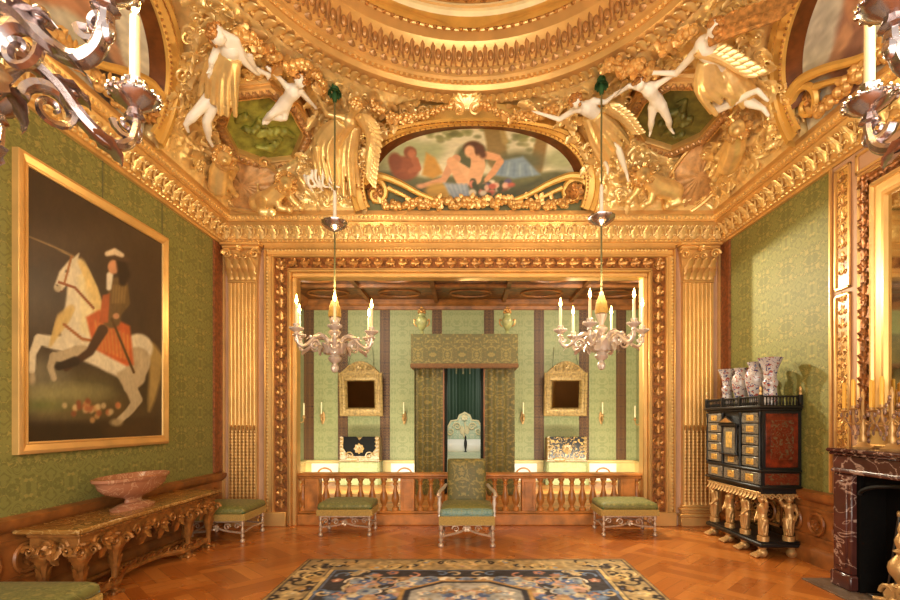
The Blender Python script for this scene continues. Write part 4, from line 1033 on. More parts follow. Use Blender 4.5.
def E(x, y, rx, ry, c, soft=3, rot=0, al=1): a, b_ = q(x, y); p.ell(a, b_, rx/2.727, ry/2.727, c, soft, rot, al)
def Ln(pts, r, c, soft=1.6, al=1): p.line([q(*a) for a in pts], [k/2.727 for k in r] if hasattr(r, '__len__') else r/2.727, c, soft, al)
def Po(pts, c, soft=1.6, al=1): p.poly([q(*a) for a in pts], c, soft, al)
for x, y, rx, ry, c in ((120, 60, 200, 40, (.30, .235, .17)), (300, 120, 110, 70, (.25, .19, .13)), (60, 250, 90, 60, (.28, .22, .16)), (150, 470, 190, 60, (.40, .36, .22)), (60, 440, 70, 70, (.46, .43, .33)), (110, 500, 110, 36, (.56, .53, .34)), (250, 520, 120, 30, (.34, .26, .13)), (330, 430, 60, 80, (.22, .17, .10))): E(x, y, rx, ry, c, 22, 0, .85)
E(110, 470, 90, 18, (.60, .57, .36), 12, 0, .8); E(60, 505, 60, 14, (.40, .42, .22), 8, 0, .8)
Po([(0, 560), (390, 540), (390, 620), (0, 640)], (.20, .14, .07), 8); Po([(220, 560), (390, 540), (390, 600), (240, 600)], (.26, .18, .09), 8)
r = random.Random(8)
for i in range(34): E(r.gauss(195, 40), 512+r.gauss(0, 9), 7, 8, r.choice(((.66, .38, .22), (.74, .56, .34), (.55, .30, .18), (.78, .68, .48))), 2, 0, .85)
Ln([(355, 350), (372, 380), (368, 430), (358, 490), (352, 520)], [16, 20, 16, 10, 3], (.62, .52, .30), 4)
HW = (.84, .79, .66); HS = (.70, .63, .49)
Ln([(255, 365), (300, 385), (322, 350)], [52, 54, 40], HW, 3)
Ln([(320, 380), (318, 430), (300, 455)], [34, 24, 17], HS, 2.5); Ln([(300, 455), (322, 490), (300, 520), (272, 545)], [17, 12, 10, 9], HS); E(262, 552, 17, 10, (.60, .52, .36))
Ln([(290, 420), (305, 470), (312, 500), (290, 530)], [26, 14, 10, 8], HS, 2)
Ln([(160, 300), (200, 340), (255, 365)], [46, 52, 50], HW, 3); E(150, 300, 40, 52, HW, 3)
Ln([(150, 340), (95, 335), (52, 325)], [24, 19, 14], HW); Ln([(52, 325), (34, 365), (32, 410)], [14, 10, 9], HW); E(33, 432, 9, 17, HS)
Ln([(165, 360), (120, 372), (92, 372)], [22, 16, 12], HS); Ln([(92, 372), (82, 400), (92, 432)], [11, 9, 8], HS)
Ln([(165, 290), (165, 220), (160, 160)], [52, 40, 30], HW, 2.5); Ln([(190, 290), (185, 215), (170, 150)], [26, 22, 14], (.90, .84, .62), 5, .8)
Ln([(150, 128), (125, 150), (106, 182)], [25, 20, 13], HW, 2); E(104, 186, 10, 9, HS); Ln([(150, 108), (160, 92)], [7, 2], HW)
E(128, 140, 4.5, 4, (.10, .07, .05), 1); E(101, 178, 3, 3, (.25, .15, .1), 1); Ln([(110, 195), (120, 192)], 2, (.35, .2, .12), 1)
for a in range(14): Ln([(165+a*3, 112+a*6), (185+a*3, 150+a*8), (178+a*3, 190+a*8)], [9, 8, 2], (.87, .76, .48), 3, .55)
for a in range(10): Ln([(140-a*2, 240+a*4), (110-a, 262+a*5), (95-a*1.5, 300+a*5)], [10, 9, 3], (.80, .68, .40), 3, .6)
Ln([(145, 100), (90, 72), (24, 44)], [3.5, 2.4, 1.2], (.58, .48, .32), 1.2)
Ln([(106, 170), (150, 185), (200, 240)], 3.5, (.55, .30, .14), 1); Ln([(120, 285), (170, 325), (200, 330)], 4, (.62, .38, .18), 1); Ln([(140, 100), (122, 168)], 3, (.62, .40, .2), 1)
Po([(180, 265), (215, 245), (300, 290), (310, 395), (290, 398), (240, 372), (200, 350)], (.74, .36, .18), 3)
for a in range(9): Ln([(205+a*11, 275+a*5), (215+a*10, 350+a*4)], 3.2, (.80, .58, .30), 2, .6)
Ln([(225, 300), (190, 360), (125, 405)], [15, 11, 8], (.28, .18, .11), 2); Ln([(150, 385), (105, 400)], [13, 10], (.18, .12, .08), 2)
Ln([(265, 180), (258, 235), (250, 270)], [24, 22, 25], (.40, .31, .18), 2.5); Ln([(278, 180), (285, 225), (262, 258)], [17, 15, 11], (.40, .31, .17), 2)
for a in range(5): Ln([(255+a*8, 180), (252+a*8, 225)], 2.2, (.62, .50, .28), 2, .6)
Po([(225, 205), (245, 200), (240, 280), (215, 280)], (.66, .34, .18), 2); Ln([(245, 150), (242, 185)], [9, 7], (.86, .82, .72), 2)
E(255, 128, 16, 19, (.78, .56, .40), 2); Ln([(275, 115), (284, 150), (280, 170)], [13, 16, 10], (.16, .10, .06), 3); E(268, 102, 36, 9, (.30, .22, .15), 2, .25); Ln([(238, 92), (258, 86), (278, 96)], [7, 9, 6], (.84, .76, .62), 2)
Ln([(250, 270), (310, 415)], 3.5, (.34, .24, .12), 1); E(262, 262, 9, 8, (.74, .54, .38), 1.5)
p.grain(.05, 110, 3); p.grain(.06, 25, 9)
def pw(x, y): Y = 3.46*F/(VX-x); return (XL+.031, Y, H+(VY-y)*Y/F)
p.mesh(pw, 'canvas', M['oil'], t)
MB().b(XL+.0, XL+.03, 3.79, 5.60, 1.3, 3.53).build('backing', M['woodd'], t)
tag(MB().tube([(XL+.006, 4.7, 3.56), (XL+.006, 4.7, 3.99)], .004, 5).tube([(XL+.006, 5.62, 3.5), (XL+.006, 5.62, 3.99)], .004, 5).build('hanging_cord', M['cord'], None, loc=(XL, 4.7, 3.6)), 'thin cord hanging the horse painting from the cornice', 'cord')
# ------------------------------------------------------------------ rug
x0, x1, y0, y1 = -1.69, 1.69, 1.55, 5.25; p = Paint(x0, x1, y0, y1, 290, 310, (.24, .22, .23)); rr = random.Random(12)
PAL = [(.86, .80, .66), (.74, .64, .48), (.52, .58, .68), (.36, .43, .60), (.78, .62, .54), (.88, .84, .76), (.62, .66, .70), (.70, .56, .42)]
cy = 3.4
def flower(x, y, r, c, mirror=True):
    c2 = rr.choice(PAL); a0 = rr.uniform(0, 6)
    for xx in ((x, -x) if mirror else (x,)):
        for k in range(5): a = a0+k*1.2566; p.ell(xx+r*.6*math.cos(a)*(1 if xx == x else -1), y+r*.6*math.sin(a), r*.5, r*.42, c, .015, a)
        p.ell(xx, y, r*.32, r*.32, c2, .012)
def curl(x, y, r, a, c, w=.014):
    pts = [(x+r*(1-i/14)*math.cos(a+i*.42), y+r*(1-i/14)*math.sin(a+i*.42)) for i in range(11)]
    p.line(pts, w, c, .012); p.line([(-u, v) for u, v in pts], w, c, .012)
def band_fill(n, region, cols, rmax):
    for i in range(n):
        x, y = rr.uniform(0, x1), rr.uniform(y0, y1)
        if not region(x, y): continue
        if rr.random() < .5: flower(x, y, rr.uniform(.04, rmax), rr.choice(cols))
        else: curl(x, y, rr.uniform(.06, rmax*1.6), rr.uniform(0, 6.28), rr.choice(cols))
inb = lambda x, y, a, b_: (x > x1-b_ or y > y1-b_) and x < x1-a and y < y1-a
p.poly([(x0+.05, y0), (x0+.05, y1-.05), (x1-.05, y1-.05), (x1-.05, y0), (x1-.33, y0), (x1-.33, y1-.33), (x0+.33, y1-.33), (x0+.33, y0)], (.70, .60, .42), .02)
band_fill(260, lambda x, y: inb(x, y, .06, .32), [(.16, .13, .12), (.22, .17, .14), (.20, .18, .20)], .07)
band_fill(170, lambda x, y: inb(x, y, .06, .32), [(.86, .76, .52), (.74, .60, .36), (.80, .70, .50)], .085)
for d, w, c in ((.02, .014, (.64, .52, .32)), (.36, .02, (.80, .70, .48)), (.40, .012, (.38, .42, .52)), (.62, .014, (.78, .66, .46))):
    p.line([(x0+d, y0), (x0+d, y1-d), (x1-d, y1-d), (x1-d, y0)], w, c, .012)
band_fill(300, lambda x, y: inb(x, y, .44, .60), [(.42, .50, .62), (.80, .70, .52), (.74, .52, .42)], .06)
band_fill(1500, lambda x, y: x < x1-.65 and y < y1-.65, PAL, .085)
oc = lambda s: [(s*.62*math.cos(a), 4.12+s*.46*math.sin(a)) for a in [PI/8+k*PI/4 for k in range(8)]]
p.poly(oc(1.0), (.74, .58, .34), .02); p.poly(oc(.93), (.20, .19, .22), .02); p.poly(oc(.84), (.70, .69, .66), .02)
for i in range(40): a = rr.uniform(0, 6.28); k = rr.uniform(0, .42); flower(abs(k*math.cos(a)), 4.12+.7*k*math.sin(a), rr.uniform(.03, .06), rr.choice(PAL))
p.grain(.2, 90, 2)
t = thing('floor_rug', 'large dark flowered rug with a tan octagon on the parquet', 'rug', (0, 3.4, 0))
p.mesh(lambda x, y: (x, y, .0125), 'pile', M['pile'], t)
MB().b(x0, x1, y0, y1, .0005, .012).build('backing', simple('rug edge', (.30, .24, .16), .95), t)
# ------------------------------------------------------------------ balustrade
BP = [(.05, 0), (.05, .035), (.032, .045), (.026, .06), (.03, .075), (.05, .12), (.058, .16), (.05, .21), (.03, .29), (.022, .34), (.022, .36), (.036, .37), (.036, .385), (.026, .395), (.03, .42), (.045, .435), (.045, .47)]
t = thing('balustrade', 'oak balustrade closing off the alcove between room and bed', 'balustrade', (.05, YB+.1, 0))
BY = YB+.1
MB().b(OX0+.005, OX1-.005, BY-.13, BY+.13, 0, .16, e=.012).b(OX0+.005, OX1-.005, BY-.10, BY+.10, .16, .195, e=.014).build('plinth', M['wood'], t)
MB().b(OX0+.005, OX1-.005, BY-.09, BY+.09, .66, .685, e=.008).b(OX0+.005, OX1-.005, BY-.115, BY+.115, .685, .735, e=.018).build('handrail', M['wood'], t)
posts = [-2.21, -.84, .90, 2.32]
for x in posts:
    o = MB().b(x-.10, x+.10, BY-.085, BY+.085, .195, .66, e=.006).build('post', M['wood'], t)
    q = MB(); 
    for s in (-1, 1): q.b(x+s*.06-.008, x+s*.06+.008, BY-.092, BY-.08, .24, .61, e=.003)
    q.b(x-.068, x+.068, BY-.092, BY-.08, .24, .255, e=.003).b(x-.068, x+.068, BY-.092, BY-.08, .595, .61, e=.003); q.build('panel_moulding', M['wood'], o)
bme = None
for a, b_ in zip([OX0]+posts, posts+[OX1]):
    a2, b2 = a+(.10 if a != OX0 else .0), b_-(.10 if b_ != OX1 else 0); n = max(1, round((b2-a2)/.158))
    for i in range(n):
        x = a2+(b2-a2)*(i+.5)/n
        if bme is None:
            bme = MB().lathe(BP, 16).build('baluster', M['wood'], t, world=False); bme.location = (x-.05, 0, .195)
        else: dup(bme, (x-.05, 0, .195))
# ------------------------------------------------------------------ bed
t = thing('canopy_bed', 'tall olive brocade canopy bed in the middle of the alcove', 'bed', (-.03, 9.7, .14))
cx0, cx1, cy0, cy1 = -.98, .925, 8.7, 10.7
mb = MB().b(cx0, cx1, cy0, cy0+.05, 2.50, 3.03).b(cx0, cx0+.05, cy0+.05, cy1, 2.50, 3.03).b(cx1-.05, cx1, cy0+.05, cy1, 2.50, 3.03).b(cx0, cx1, cy1-.05, cy1, 2.5, 3.03).b(cx0+.04, cx1-.04, cy0+.04, cy1-.04, 2.98, 3.02)
mb.build('canopy', M['damaskb'], t, smooth=False)
mb = MB().b(cx0-.008, cx1+.008, cy0-.012, cy0+.058, 2.43, 2.505, e=.01).b(cx0-.012, cx0+.055, cy0, cy1, 2.43, 2.505, e=.01).b(cx1-.055, cx1+.012, cy0, cy1, 2.43, 2.505, e=.01)
for i in range(120): mb.b(cx0+i*.0158, cx0+i*.0158+.010, cy0-.016, cy0, 2.415, 2.45)
mb.build('canopy_fringe', M['copper'], t)
MB().b(cx0+.05, cx1-.05, cy0+.05, cy1-.05, 2.93, 2.96).build('tester', M['teal'], t)
def curtain(x0, x1, y, z0, z1, m, amp=.025, waves=6, name='curtain'):
    n = waves*8; mb = MB()
    for s in (0, 1):
        mb.grid(lambda u, v: (x0+(x1-x0)*u, y+amp*math.sin(u*waves*2*PI)*(1-.4*v)+amp*.5*math.sin(u*waves*5.1+1)+s*.02, z0+(z1-z0)*v), n, 10)
    return mb.build(name, m, t)
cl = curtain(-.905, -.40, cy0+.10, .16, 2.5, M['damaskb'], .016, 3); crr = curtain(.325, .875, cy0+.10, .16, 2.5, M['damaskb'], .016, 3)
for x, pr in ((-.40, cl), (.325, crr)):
    MB().b(x-.01 if x < 0 else x-.055, x+.055 if x < 0 else x+.01, cy0+.16, cy0+.5, .16, 2.9, e=.02).build('gap_shade', simple('dark green gap shade', (.10, .12, .08), .8), pr)  # dark strip whose colour stands in for the shaded gap inside the curtain edge
    MB().b(x-.012, x+.012, cy0+.07, cy0+.13, .16, 2.5, e=.006).build('braid', M['woodd'], pr)
curtain(-.92, .86, cy1-.07, .3, 2.95, M['teal'], .03, 13, 'back_curtain')
for x in (cx0+.05, cx1-.07):
    mb = MB(); mb.grid(lambda u, v: (x+.02*math.sin(u*60), cy0+.15+(cy1-cy0-.25)*u, .16+2.4*v), 60, 4); mb.build('side_curtain', M['damaskb'], t)
mb = MB(); cushion(mb, -.80, .74, 8.95, 10.45, .30, .86, .08); mb.build('counterpane', M['embroid'], t, ang=60)
MB().b(-.78, .72, 9.0, 10.5, .14, .34, e=.02).build('bedstead', M['gold'], t)
mb = MB(); cushion(mb, -.55, .48, 10.02, 10.4, .84, 1.10, .1); mb.build('pillow', M['white'], t, ang=60)
hb = [(-.60, .5), (.54, .5), (.54, 1.28), (.44, 1.36), (.34, 1.33), (.26, 1.48), (.12, 1.50), (.08, 1.60), (-.03, 1.66), (-.14, 1.60), (-.18, 1.50), (-.32, 1.48), (-.40, 1.33), (-.50, 1.36), (-.60, 1.28)]
MB().prism(hb, 0, .05, frame((0, 10.55, 0), (1, 0, 0), (0, 0, 1)), e=.015).build('headboard', M['embroid'], t, smooth=False)
mb = MB(); mb.tube([(x, 10.50, z) for x, z in hb[2:]], .02, 6)
for s in (-1, 1):
    mb.scroll(frame((-.03+s*.16, 10.48, 1.36), (s, 0, 0), (0, 0, 1)), .09, 1.6, .018, 18); mb.scroll(frame((-.03+s*.3, 10.48, 1.26), (s, 0, 0), (0, 0, -1)), .08, 1.5, .016, 18)
    mb.leaf(frame((-.03+s*.05, 10.49, 1.2), (1, 0, 0), (s*.6, 0, 1)), .2, .05, .03)
mb.rosette(frame((-.03, 10.47, 1.56), (1, 0, 0), (0, 0, 1)), .08, 8, .03); mb.tube(spline([(-.03, 10.49, 1.12), (-.05, 10.48, 1.22), (-.01, 10.48, 1.32), (-.03, 10.48, 1.46)], 5), .02, 6)
mb.build('headboard_carving', simple('pale gilt carving', (.93, .86, .66), .5), t)
for x in (-.80, .745):
    o = MB().lathe([(.07, 0), (.075, .02), (.04, .04), (.025, .08), (.04, .10), (.075, .16), (.10, .24), (.097, .29), (.07, .33), (.055, .345), (.068, .36), (.068, .375), (.04, .40), (.025, .42)], 18, T(x, 8.86, 3.031)).build('urn_finial', simple('pale green urn', (.62, .62, .40), .4, .1, 30, .3, .005, .15, 16), t)
    q = MB().sph((x, 8.86, 3.47), .055, 8, 6)
    for i in range(8): q.sph((x+.045*math.cos(i*.785), 8.86+.045*math.sin(i*.785), 3.45+.03*(i % 2)), .035, 7, 5)
    q.sph((x, 8.86, 3.53), .03, 7, 5); q.build('flame_knob', M['goldd'], o)
    q = MB()
    for s in (-1, 1): q.tube(spline([(x+s*.095, 8.86, 3.29), (x+s*.135, 8.86, 3.32), (x+s*.13, 8.86, 3.23), (x+s*.085, 8.86, 3.19)], 4), .012, 6)
    q.build('handle', M['goldd'], o)
tag(MB().lathe([(.035, 0), (.03, .02), (.012, .04), (.02, .08), (.032, .15), (.03, .22), (.018, .27), (.02, .30), (.012, .33), (.004, .345)], 10).build('statuette', M['ebony'], None), 'slender black statuette standing on the pale bed cover', 'statuette').location = (-.01, 9.8, .846)
# ------------------------------------------------------------------ alcove mirrors, caskets and sconces
def alcove_mirror(px, label):
    x = wx(px, 10.62); t = thing('wall_mirror', label, 'mirror', (x, 10.72, 1.6), 'tilted mirrors on the alcove wall')
    m = T(x, 10.70, 1.59)@RX(.12)
    f = MB(); w, h = .47, .94
    prof = [(0, 0), (0, .05), (.02, .06), (.06, .05), (.11, .055), (.15, .07), (.17, .05), (.185, .02)]; K = len(prof)
    for (a, b_, da, db) in ((-w, 0, 1, 1), (w, 0, -1, 1), (w, h, -1, -1), (-w, h, 1, -1)):
        for o, d in prof: f.v.append(tuple(m@V((a+da*o, -d, b_+db*o))))
    for i in range(4):
        for q in range(K-1): f.f.append((i*K+q, ((i+1) % 4)*K+q, ((i+1) % 4)*K+q+1, i*K+q+1))
    pg = simple('pale gilt frame', (.60, .49, .29), .42, .35, 40, .5, .008, .2, 22)
    f.build('frame', pg, t, ang=25)
    lf = MB()
    for i in range(56):
        s = i/56*2*(w+h)*2*.5
        q = [(-w+.08, 0, 0, 1), (w-.08, 0, 0, 1)]
    for a in range(12):
        z = .06+a*.075
        for s in (-1, 1): lf.leaf(m@frame((s*(w-.085), -.055, z), (1, 0, 0), (.4*s*(-1)**a, 0, 1)), .09, .04, .015, 2, 5, 4)
    for a in range(11):
        xx = -w+.1+a*.075
        for z in (.085, h-.085): lf.leaf(m@frame((xx, -.055, z), (0, 0, 1), (1, 0, .4*(-1)**a)), .09, .04, .015, 2, 5, 4)
    lf.build('frame_carving', pg, t)
    c = MB().prism([(-.40, 0)]+[(.40*math.cos(PI-i*PI/14)*(1-.22*math.sin(i*PI/14)), .03+.23*math.sin(PI-i*PI/14)**1.4) for i in range(15)]+[(.40, 0)], 0, .05, m@frame((0, 0, h-.01), (1, 0, 0), (0, 0, 1)), e=.012)
    for s in (-1, 1): c.scroll(m@frame((s*.2, -.06, h+.09), (s, 0, 0), (0, 0, 1)), .08, 1.5, .018, 16); c.leaf(m@frame((s*.1, -.055, h+.05), (1, 0, 0), (s, 0, .8)), .16, .05, .02)
    c.rosette(m@frame((0, -.06, h+.14), (1, 0, 0), (0, 0, 1)), .09, 8, .03); c.build('crest', pg, t)
    MB().b(-w+.17, w-.17, -.028, -.02, .17, h-.17, m).build('glass', M['mirror'], t, smooth=False)
    MB().tube([m@V((-.3, -.02, h)), V((x-.22, 10.78, 3.1))], .004, 5).tube([m@V((.3, -.02, h)), V((x+.22, 10.78, 3.1))], .004, 5).build('hanging_wire', M['iron'], t)
alcove_mirror(361, 'tilted gilt mirror on the alcove wall left of the bed')
alcove_mirror(565.5, 'tilted gilt mirror on the alcove wall right of the bed')
def casket(px, side, v):
    Y = 10.35; x = wx(px, Y); d = 'left of the bed' if side < 0 else 'right of the bed'
    t = thing('draped_table', 'green damask draped table standing %s' % d, 'table', (x, Y, .14), 'draped tables in the alcove')
    mb = MB()
    for k in range(1): mb.grid(lambda u, v_: (lambda q: (x+q[0]*(1+.04*(1-v_))+.008*math.sin(u*120), Y+.05+q[1]*(1+.04*(1-v_))+.008*math.cos(u*110), .145+.47*v_))(RRC[min(int(u*len(RRC)), len(RRC)-1) % len(RRC)]), len(RRC), 6, True)
    mb.b(x-.43, x+.43, Y-.15, Y+.25, .585, .622, e=.012)
    mb.build('drape', M['damaskl'], t)
    t = thing('casket', ('black casket with plain gold heart ' if side < 0 else 'black casket covered with gold scrolls ')+'on the table '+d, 'casket', (x, Y+.03, .623), 'black and gold caskets')
    w, h, z0 = .42, .56, .623
    MB().b(x-w, x+w, Y-.10, Y+.18, z0, z0+h-.05, e=.02).b(x-w-.015, x+w+.015, Y-.115, Y+.19, z0, z0+.05, e=.015).build('body', M['tanstraw'], t)
    poly = [(-.33, .53), (-.07, .53), (0, .45), (.07, .53), (.33, .53), (.34, .30), (.27, .18), (.10, .12), (-.10, .12), (-.27, .18), (-.34, .30)]
    if side > 0: poly = [(-.36, .53), (-.07, .53), (0, .45), (.07, .53), (.36, .53), (.37, .08), (-.37, .08)]
    MB().prism(poly, -.01, .02, frame((x, Y-.10, z0), (1, 0, 0), (0, 0, 1)), e=.008).build('front_panel', M['blackm'] if side < 0 else M['blackgold'], t)
    g = MB(); fr = frame((x, Y-.122, z0+.28), (1, 0, 0), (0, 0, 1))
    g.rosette(fr, .12, 8, .03)
    for s in (-1, 1):
        for k in range(5): g.leaf(frame((x+s*.41, Y-.115, z0+.5-k*.08), (0, 0, 1), (-s, 0, -.2)), .1, .03, .02, 1, 5, 4)
        g.scroll(frame((x+s*.2, Y-.115, z0+.13), (s, 0, 0), (0, 0, 1)), .09, 1.5, .018, 16); g.scroll(frame((x+s*.30, Y-.118, z0+.3), (s, 0, 0), (0, 0, -1)), .06, 1.3, .014, 12) if side > 0 else None
        g.leaf(frame((x+s*.03, Y-.115, z0+.06), (0, 0, 1), (s, 0, .1)), .3, .05, .02)
    g.build('gilt_mounts', M['tanstraw'], t)
RRC = rrect(-.43, .43, -.20, .20, 0, .05, 6)
RRC = [(a[0]+(b_[0]-a[0])*k/8, a[1]+(b_[1]-a[1])*k/8) for a, b_ in zip(RRC, RRC[1:]+RRC[:1]) for k in range(8)]
casket(360.5, -1, 0); casket(566, 1, 1)
def sconce(x, y, z, n, label):
    t = thing('wall_sconce', label, 'sconce', (x, y, z), 'candle sconces on the alcove wall'); n = V(n); p = V((x, y, z)); u = V((0, 0, 1)); s = n.cross(u)
    mb = MB().sph(p+n*.01, (.045 if abs(n.y) else .015, .015 if abs(n.y) else .045, .11), 10, 8); mb.leaf(frame(p+n*.02-u*.12, s, u*1.0+n*.1), .2, .05, .02); mb.leaf(frame(p+n*.02, s, -u), .2, .04, .03)
    mb.build('back_plate', M['bronze'], t)
    c = p+n*.14+u*.0
    a = MB().tube(spline([p+n*.02-u*.02, p+n*.07-u*.1, p+n*.13-u*.08, c], 5), .012, 6); a.lathe([(.012, -.02), (.03, 0), (.05, .012), (.052, .018), (.02, .02), (.022, .05), (.018, .055)], 10, T(*c)); a = a.build('arm', M['bronze'], t)
    MB().lathe([(.016, .05), (.015, .30), (.004, .31)], 8, T(*c)).build('candle', M['wax'], a)
for px, l in ((322, 'candle sconce at the left end of the alcove wall beyond the left mirror'), (404, 'candle sconce between the left mirror and the bed curtain'), (523, 'candle sconce between the bed curtain and the right mirror'), (602, 'candle sconce at the right end of the alcove wall beyond the right mirror')):
    sconce(wx(px, 10.7), AY-.005, 1.58, (0, -1, 0), l)
sconce(AX0+.005, 10.35, 1.55, (1, 0, 0), 'candle sconce on the left side wall of the alcove'); sconce(AX1-.005, 10.45, 1.5, (-1, 0, 0), 'candle sconce on the right side wall of the alcove')
# ------------------------------------------------------------------ cabinet of drawers on a caryatid stand
t = thing('cabinet', 'black and red cabinet of drawers on gilt caryatids against the right wall', 'cabinet', (3.41, 5.9, 0))
X0, X1, Y0, Y1 = 3.19, 3.63, 5.30, 6.46
# stand
MB().b(X0-.02, X1, Y0-.02, Y1+.02, .12, .165, e=.01).b(X0+.01, X1, Y0+.01, Y1-.01, .165, .18).build('stand_shelf', M['ebony'], t)
MB().b(X1-.012, X1-.002, Y0+.1, Y1-.1, .18, .70).build('stand_back', M['mirror'], t, smooth=False)
fy = [Y0+.06, Y0+.40, Y0+.73, Y1-.06]
for y in fy:
    q = MB().sph((X0+.05, y, .05), (.055, .055, .05), 12, 8)
    for a in range(4): q.cap((X0+.03, y-.03+a*.02, .05), .02, (X0-.045, y-.045+a*.03, .018), .016, 6)
    q.lathe([(.035, .08), (.05, .12)], 10, T(X0+.05, y, 0)); q.build('foot', M['bronze'], t)
for y in (Y0+.06, Y1-.06): MB().lathe([(.03, 0), (.05, .02), (.055, .05), (.03, .09), (.045, .12)], 12, T(X1-.07, y, 0)).build('foot', M['bronze'], t)
mb = MB().b(X0, X1, Y0, Y1, .70, .72).b(X0+.01, X1, Y0+.01, Y1-.01, .715, .755, e=.005)
lf = MB()
for i in range(16):
    y = Y0+.04+i*.068
    lf.scroll(frame((X0-.005, y, .665), (0, 1, 0), (0, 0, 1)), .035, 1.4, .010, 12, 1, 1 if i % 2 else -1); lf.leaf(frame((X0-.01, y+.03, .70), (0, 1, 0), (-.1, 0, -1)), .085, .025, .03, 2, 6, 4)
for i in range(6): lf.scroll(frame((X0+.04+i*.075, Y0-.005, .665), (1, 0, 0), (0, 0, 1)), .035, 1.4, .010, 12)
lf.b(X0-.012, X0+.004, Y0, Y1, .695, .715, e=.004); lf.build('gilt_apron', M['bronze'], t); mb.build('stand_frieze', M['ebony'], t)
def caryatid(x, y, rz, flip=1, z=.18):
    m = T(x, y, z)@RZ(rz); k = lambda a, b_, c: m@V((a*flip, b_, c)); h = .62
    base = MB().lathe([(.06, .0), (.06, .05), (.045, .055)], 10, m).build('caryatid', M['bronze'], t)
    J = dict(head=k(0, -.015, .455), chest=k(0, 0, .365), neck=k(0, -.004, .415), pelvis=k(.012, 0, .24), face=k(-.01, -.12, .45), shL=k(-.055, 0, .385), elL=k(-.095, -.02, .44), haL=k(-.05, -.02, .495), shR=k(.055, 0, .38), elR=k(.085, -.01, .30), haR=k(.05, -.05, .25),
             hiL=k(-.025, 0, .225), knL=k(-.025, -.025, .14), anL=k(-.022, 0, .065), hiR=k(.03, 0, .225), knR=k(.03, -.005, .14), anR=k(.025, 0, .065))
    human('figure', '', J, .60, m=M['bronze'], parent=base, vox=.006, sm=2)
    d = MB()
    for i in range(9): a = i*PI*2/9; d.tube(spline([k(.038*math.cos(a)+.008, .036*math.sin(a), .235), k(.042*math.cos(a), .04*math.sin(a), .16), k(.036*math.cos(a+.3), .036*math.sin(a+.3), .06)], 4), [.014, .012], 6)
    blob(d, 'drapery', M['bronze'], base, .006, 2)
    q = MB().b(-.06, .06, -.06, .06, .49, .52, m, e=.008).sph((0, -.01, .478), (.06, .06, .02), 10, 5, m); q.build('capital', M['bronze'], base)
for i, y in enumerate(fy): caryatid(X0+.06, y, -PI/2, 1 if i % 2 else -1)
caryatid(X1-.10, Y0+.06, -.2, 1)
# body
MB().b(X0+.01, X1, Y0, Y1, .755, 1.60, e=.004).build('body', M['ebony'], t)
MB().b(X0-.03, X1, Y0-.03, Y1+.03, .755, .785, e=.01).b(X0-.02, X1, Y0-.02, Y1+.02, .93, .965, e=.01).build('waist_moulding', M['ebony'], t)
MB().b(X0-.02, X1, Y0-.02, Y1+.02, 1.60, 1.625, e=.008).b(X0-.04, X1, Y0-.04, Y1+.04, 1.625, 1.66, e=.01).build('cornice', M['ebony'], t)
W = Y1-Y0; fx = X0-.004
def drawer(y0, y1, z0, z1, name='drawer'):
    o = MB().b(fx-.008, fx+.02, y0, y1, z0, z1, e=.005).build(name, M['brassinlay'], t)
    ym, zm = (y0+y1)/2, (z0+z1)/2; w, h = (y1-y0)*.21, (z1-z0)*.30
    MB().b(fx-.014, fx-.006, ym-w, ym+w, zm-h, zm+h, e=.003).build('gilt_plaque', simple('gilt plaque', (.84, .66, .34), .35, .4, 60, .4, .004, .15, 40), o)
    MB().sph((fx-.018, ym, zm), .010, 8, 6).build('knob', M['bronze'], o)
dh = (1.585-.975)/5
for k in range(5):
    for a, b_ in ((.02, .30), (.70, .98)): drawer(Y0+W*a, Y0+W*b_, .975+k*dh+.006, .975+(k+1)*dh-.006)
for a, b_ in ((.02, .32), (.36, .64), (.68, .98)): drawer(Y0+W*a, Y0+W*b_, .792, .925)
drawer(Y0+W*.37, Y0+W*.63, .975, 1.085)
ya, yb = Y0+W*.36, Y0+W*.64
o = MB().b(fx-.03, fx+.02, ya+.03, yb-.03, 1.10, 1.42, e=.006).build('door', M['brassinlay'], t)
MB().b(fx-.037, fx-.028, (ya+yb)/2-.065, (ya+yb)/2+.065, 1.17, 1.36, e=.004).build('gilt_plaque', simple('bright gilt plaque', (.88, .72, .40), .35, .4, 60, .4, .004, .12, 30), o)
for y in (ya+.012, yb-.012): MB().lathe([(.022, 0), (.022, .02), (.014, .03), (.016, .17), (.012, .30), (.02, .315), (.022, .33)], 10, T(fx-.028, y, 1.10)).build('column', M['ebony'], t)
pd = MB().b(fx-.06, fx+.02, ya-.03, yb+.03, 1.085, 1.102, e=.005).b(fx-.06, fx+.02, ya-.03, yb+.03, 1.43, 1.46, e=.006)
pd.prism([(ya-.04, 1.46), (yb+.04, 1.46), ((ya+yb)/2, 1.55)], -.02, .07, frame((fx, 0, 0), (0, 1, 0), (0, 0, 1))@S(1, 1, -1)); 
pd.build('pediment', M['ebony'], t, ang=20)
MB().prism([(ya+.02, 1.472), (yb-.02, 1.472), ((ya+yb)/2, 1.525)], .068, .076, frame((fx, 0, 0), (0, 1, 0), (0, 0, 1))@S(1, 1, -1)).build('pediment_inlay', M['goldd'], t)
for y in (Y0+.008, Y0+W*.335, Y0+W*.665, Y1-.008): MB().lathe([(.018, 0), (.018, .03), (.012, .04), (.014, .3), (.011, .56), (.018, .58), (.018, .62)], 10, T(fx-.006, y, .968)).build('column', M['ebony'], t)
MB().b(X0+.05, X1-.04, Y0-.008, Y0+.01, .985, 1.57, e=.004).build('side_panel', M['tort'], t)
MB().b(X0+.10, X1-.09, Y0-.012, Y0-.006, 1.07, 1.50, e=.002).b(X0+.04, X1-.03, Y0-.008, Y0, .795, .92, e=.002).build('side_inlay', M['tortin'], t)
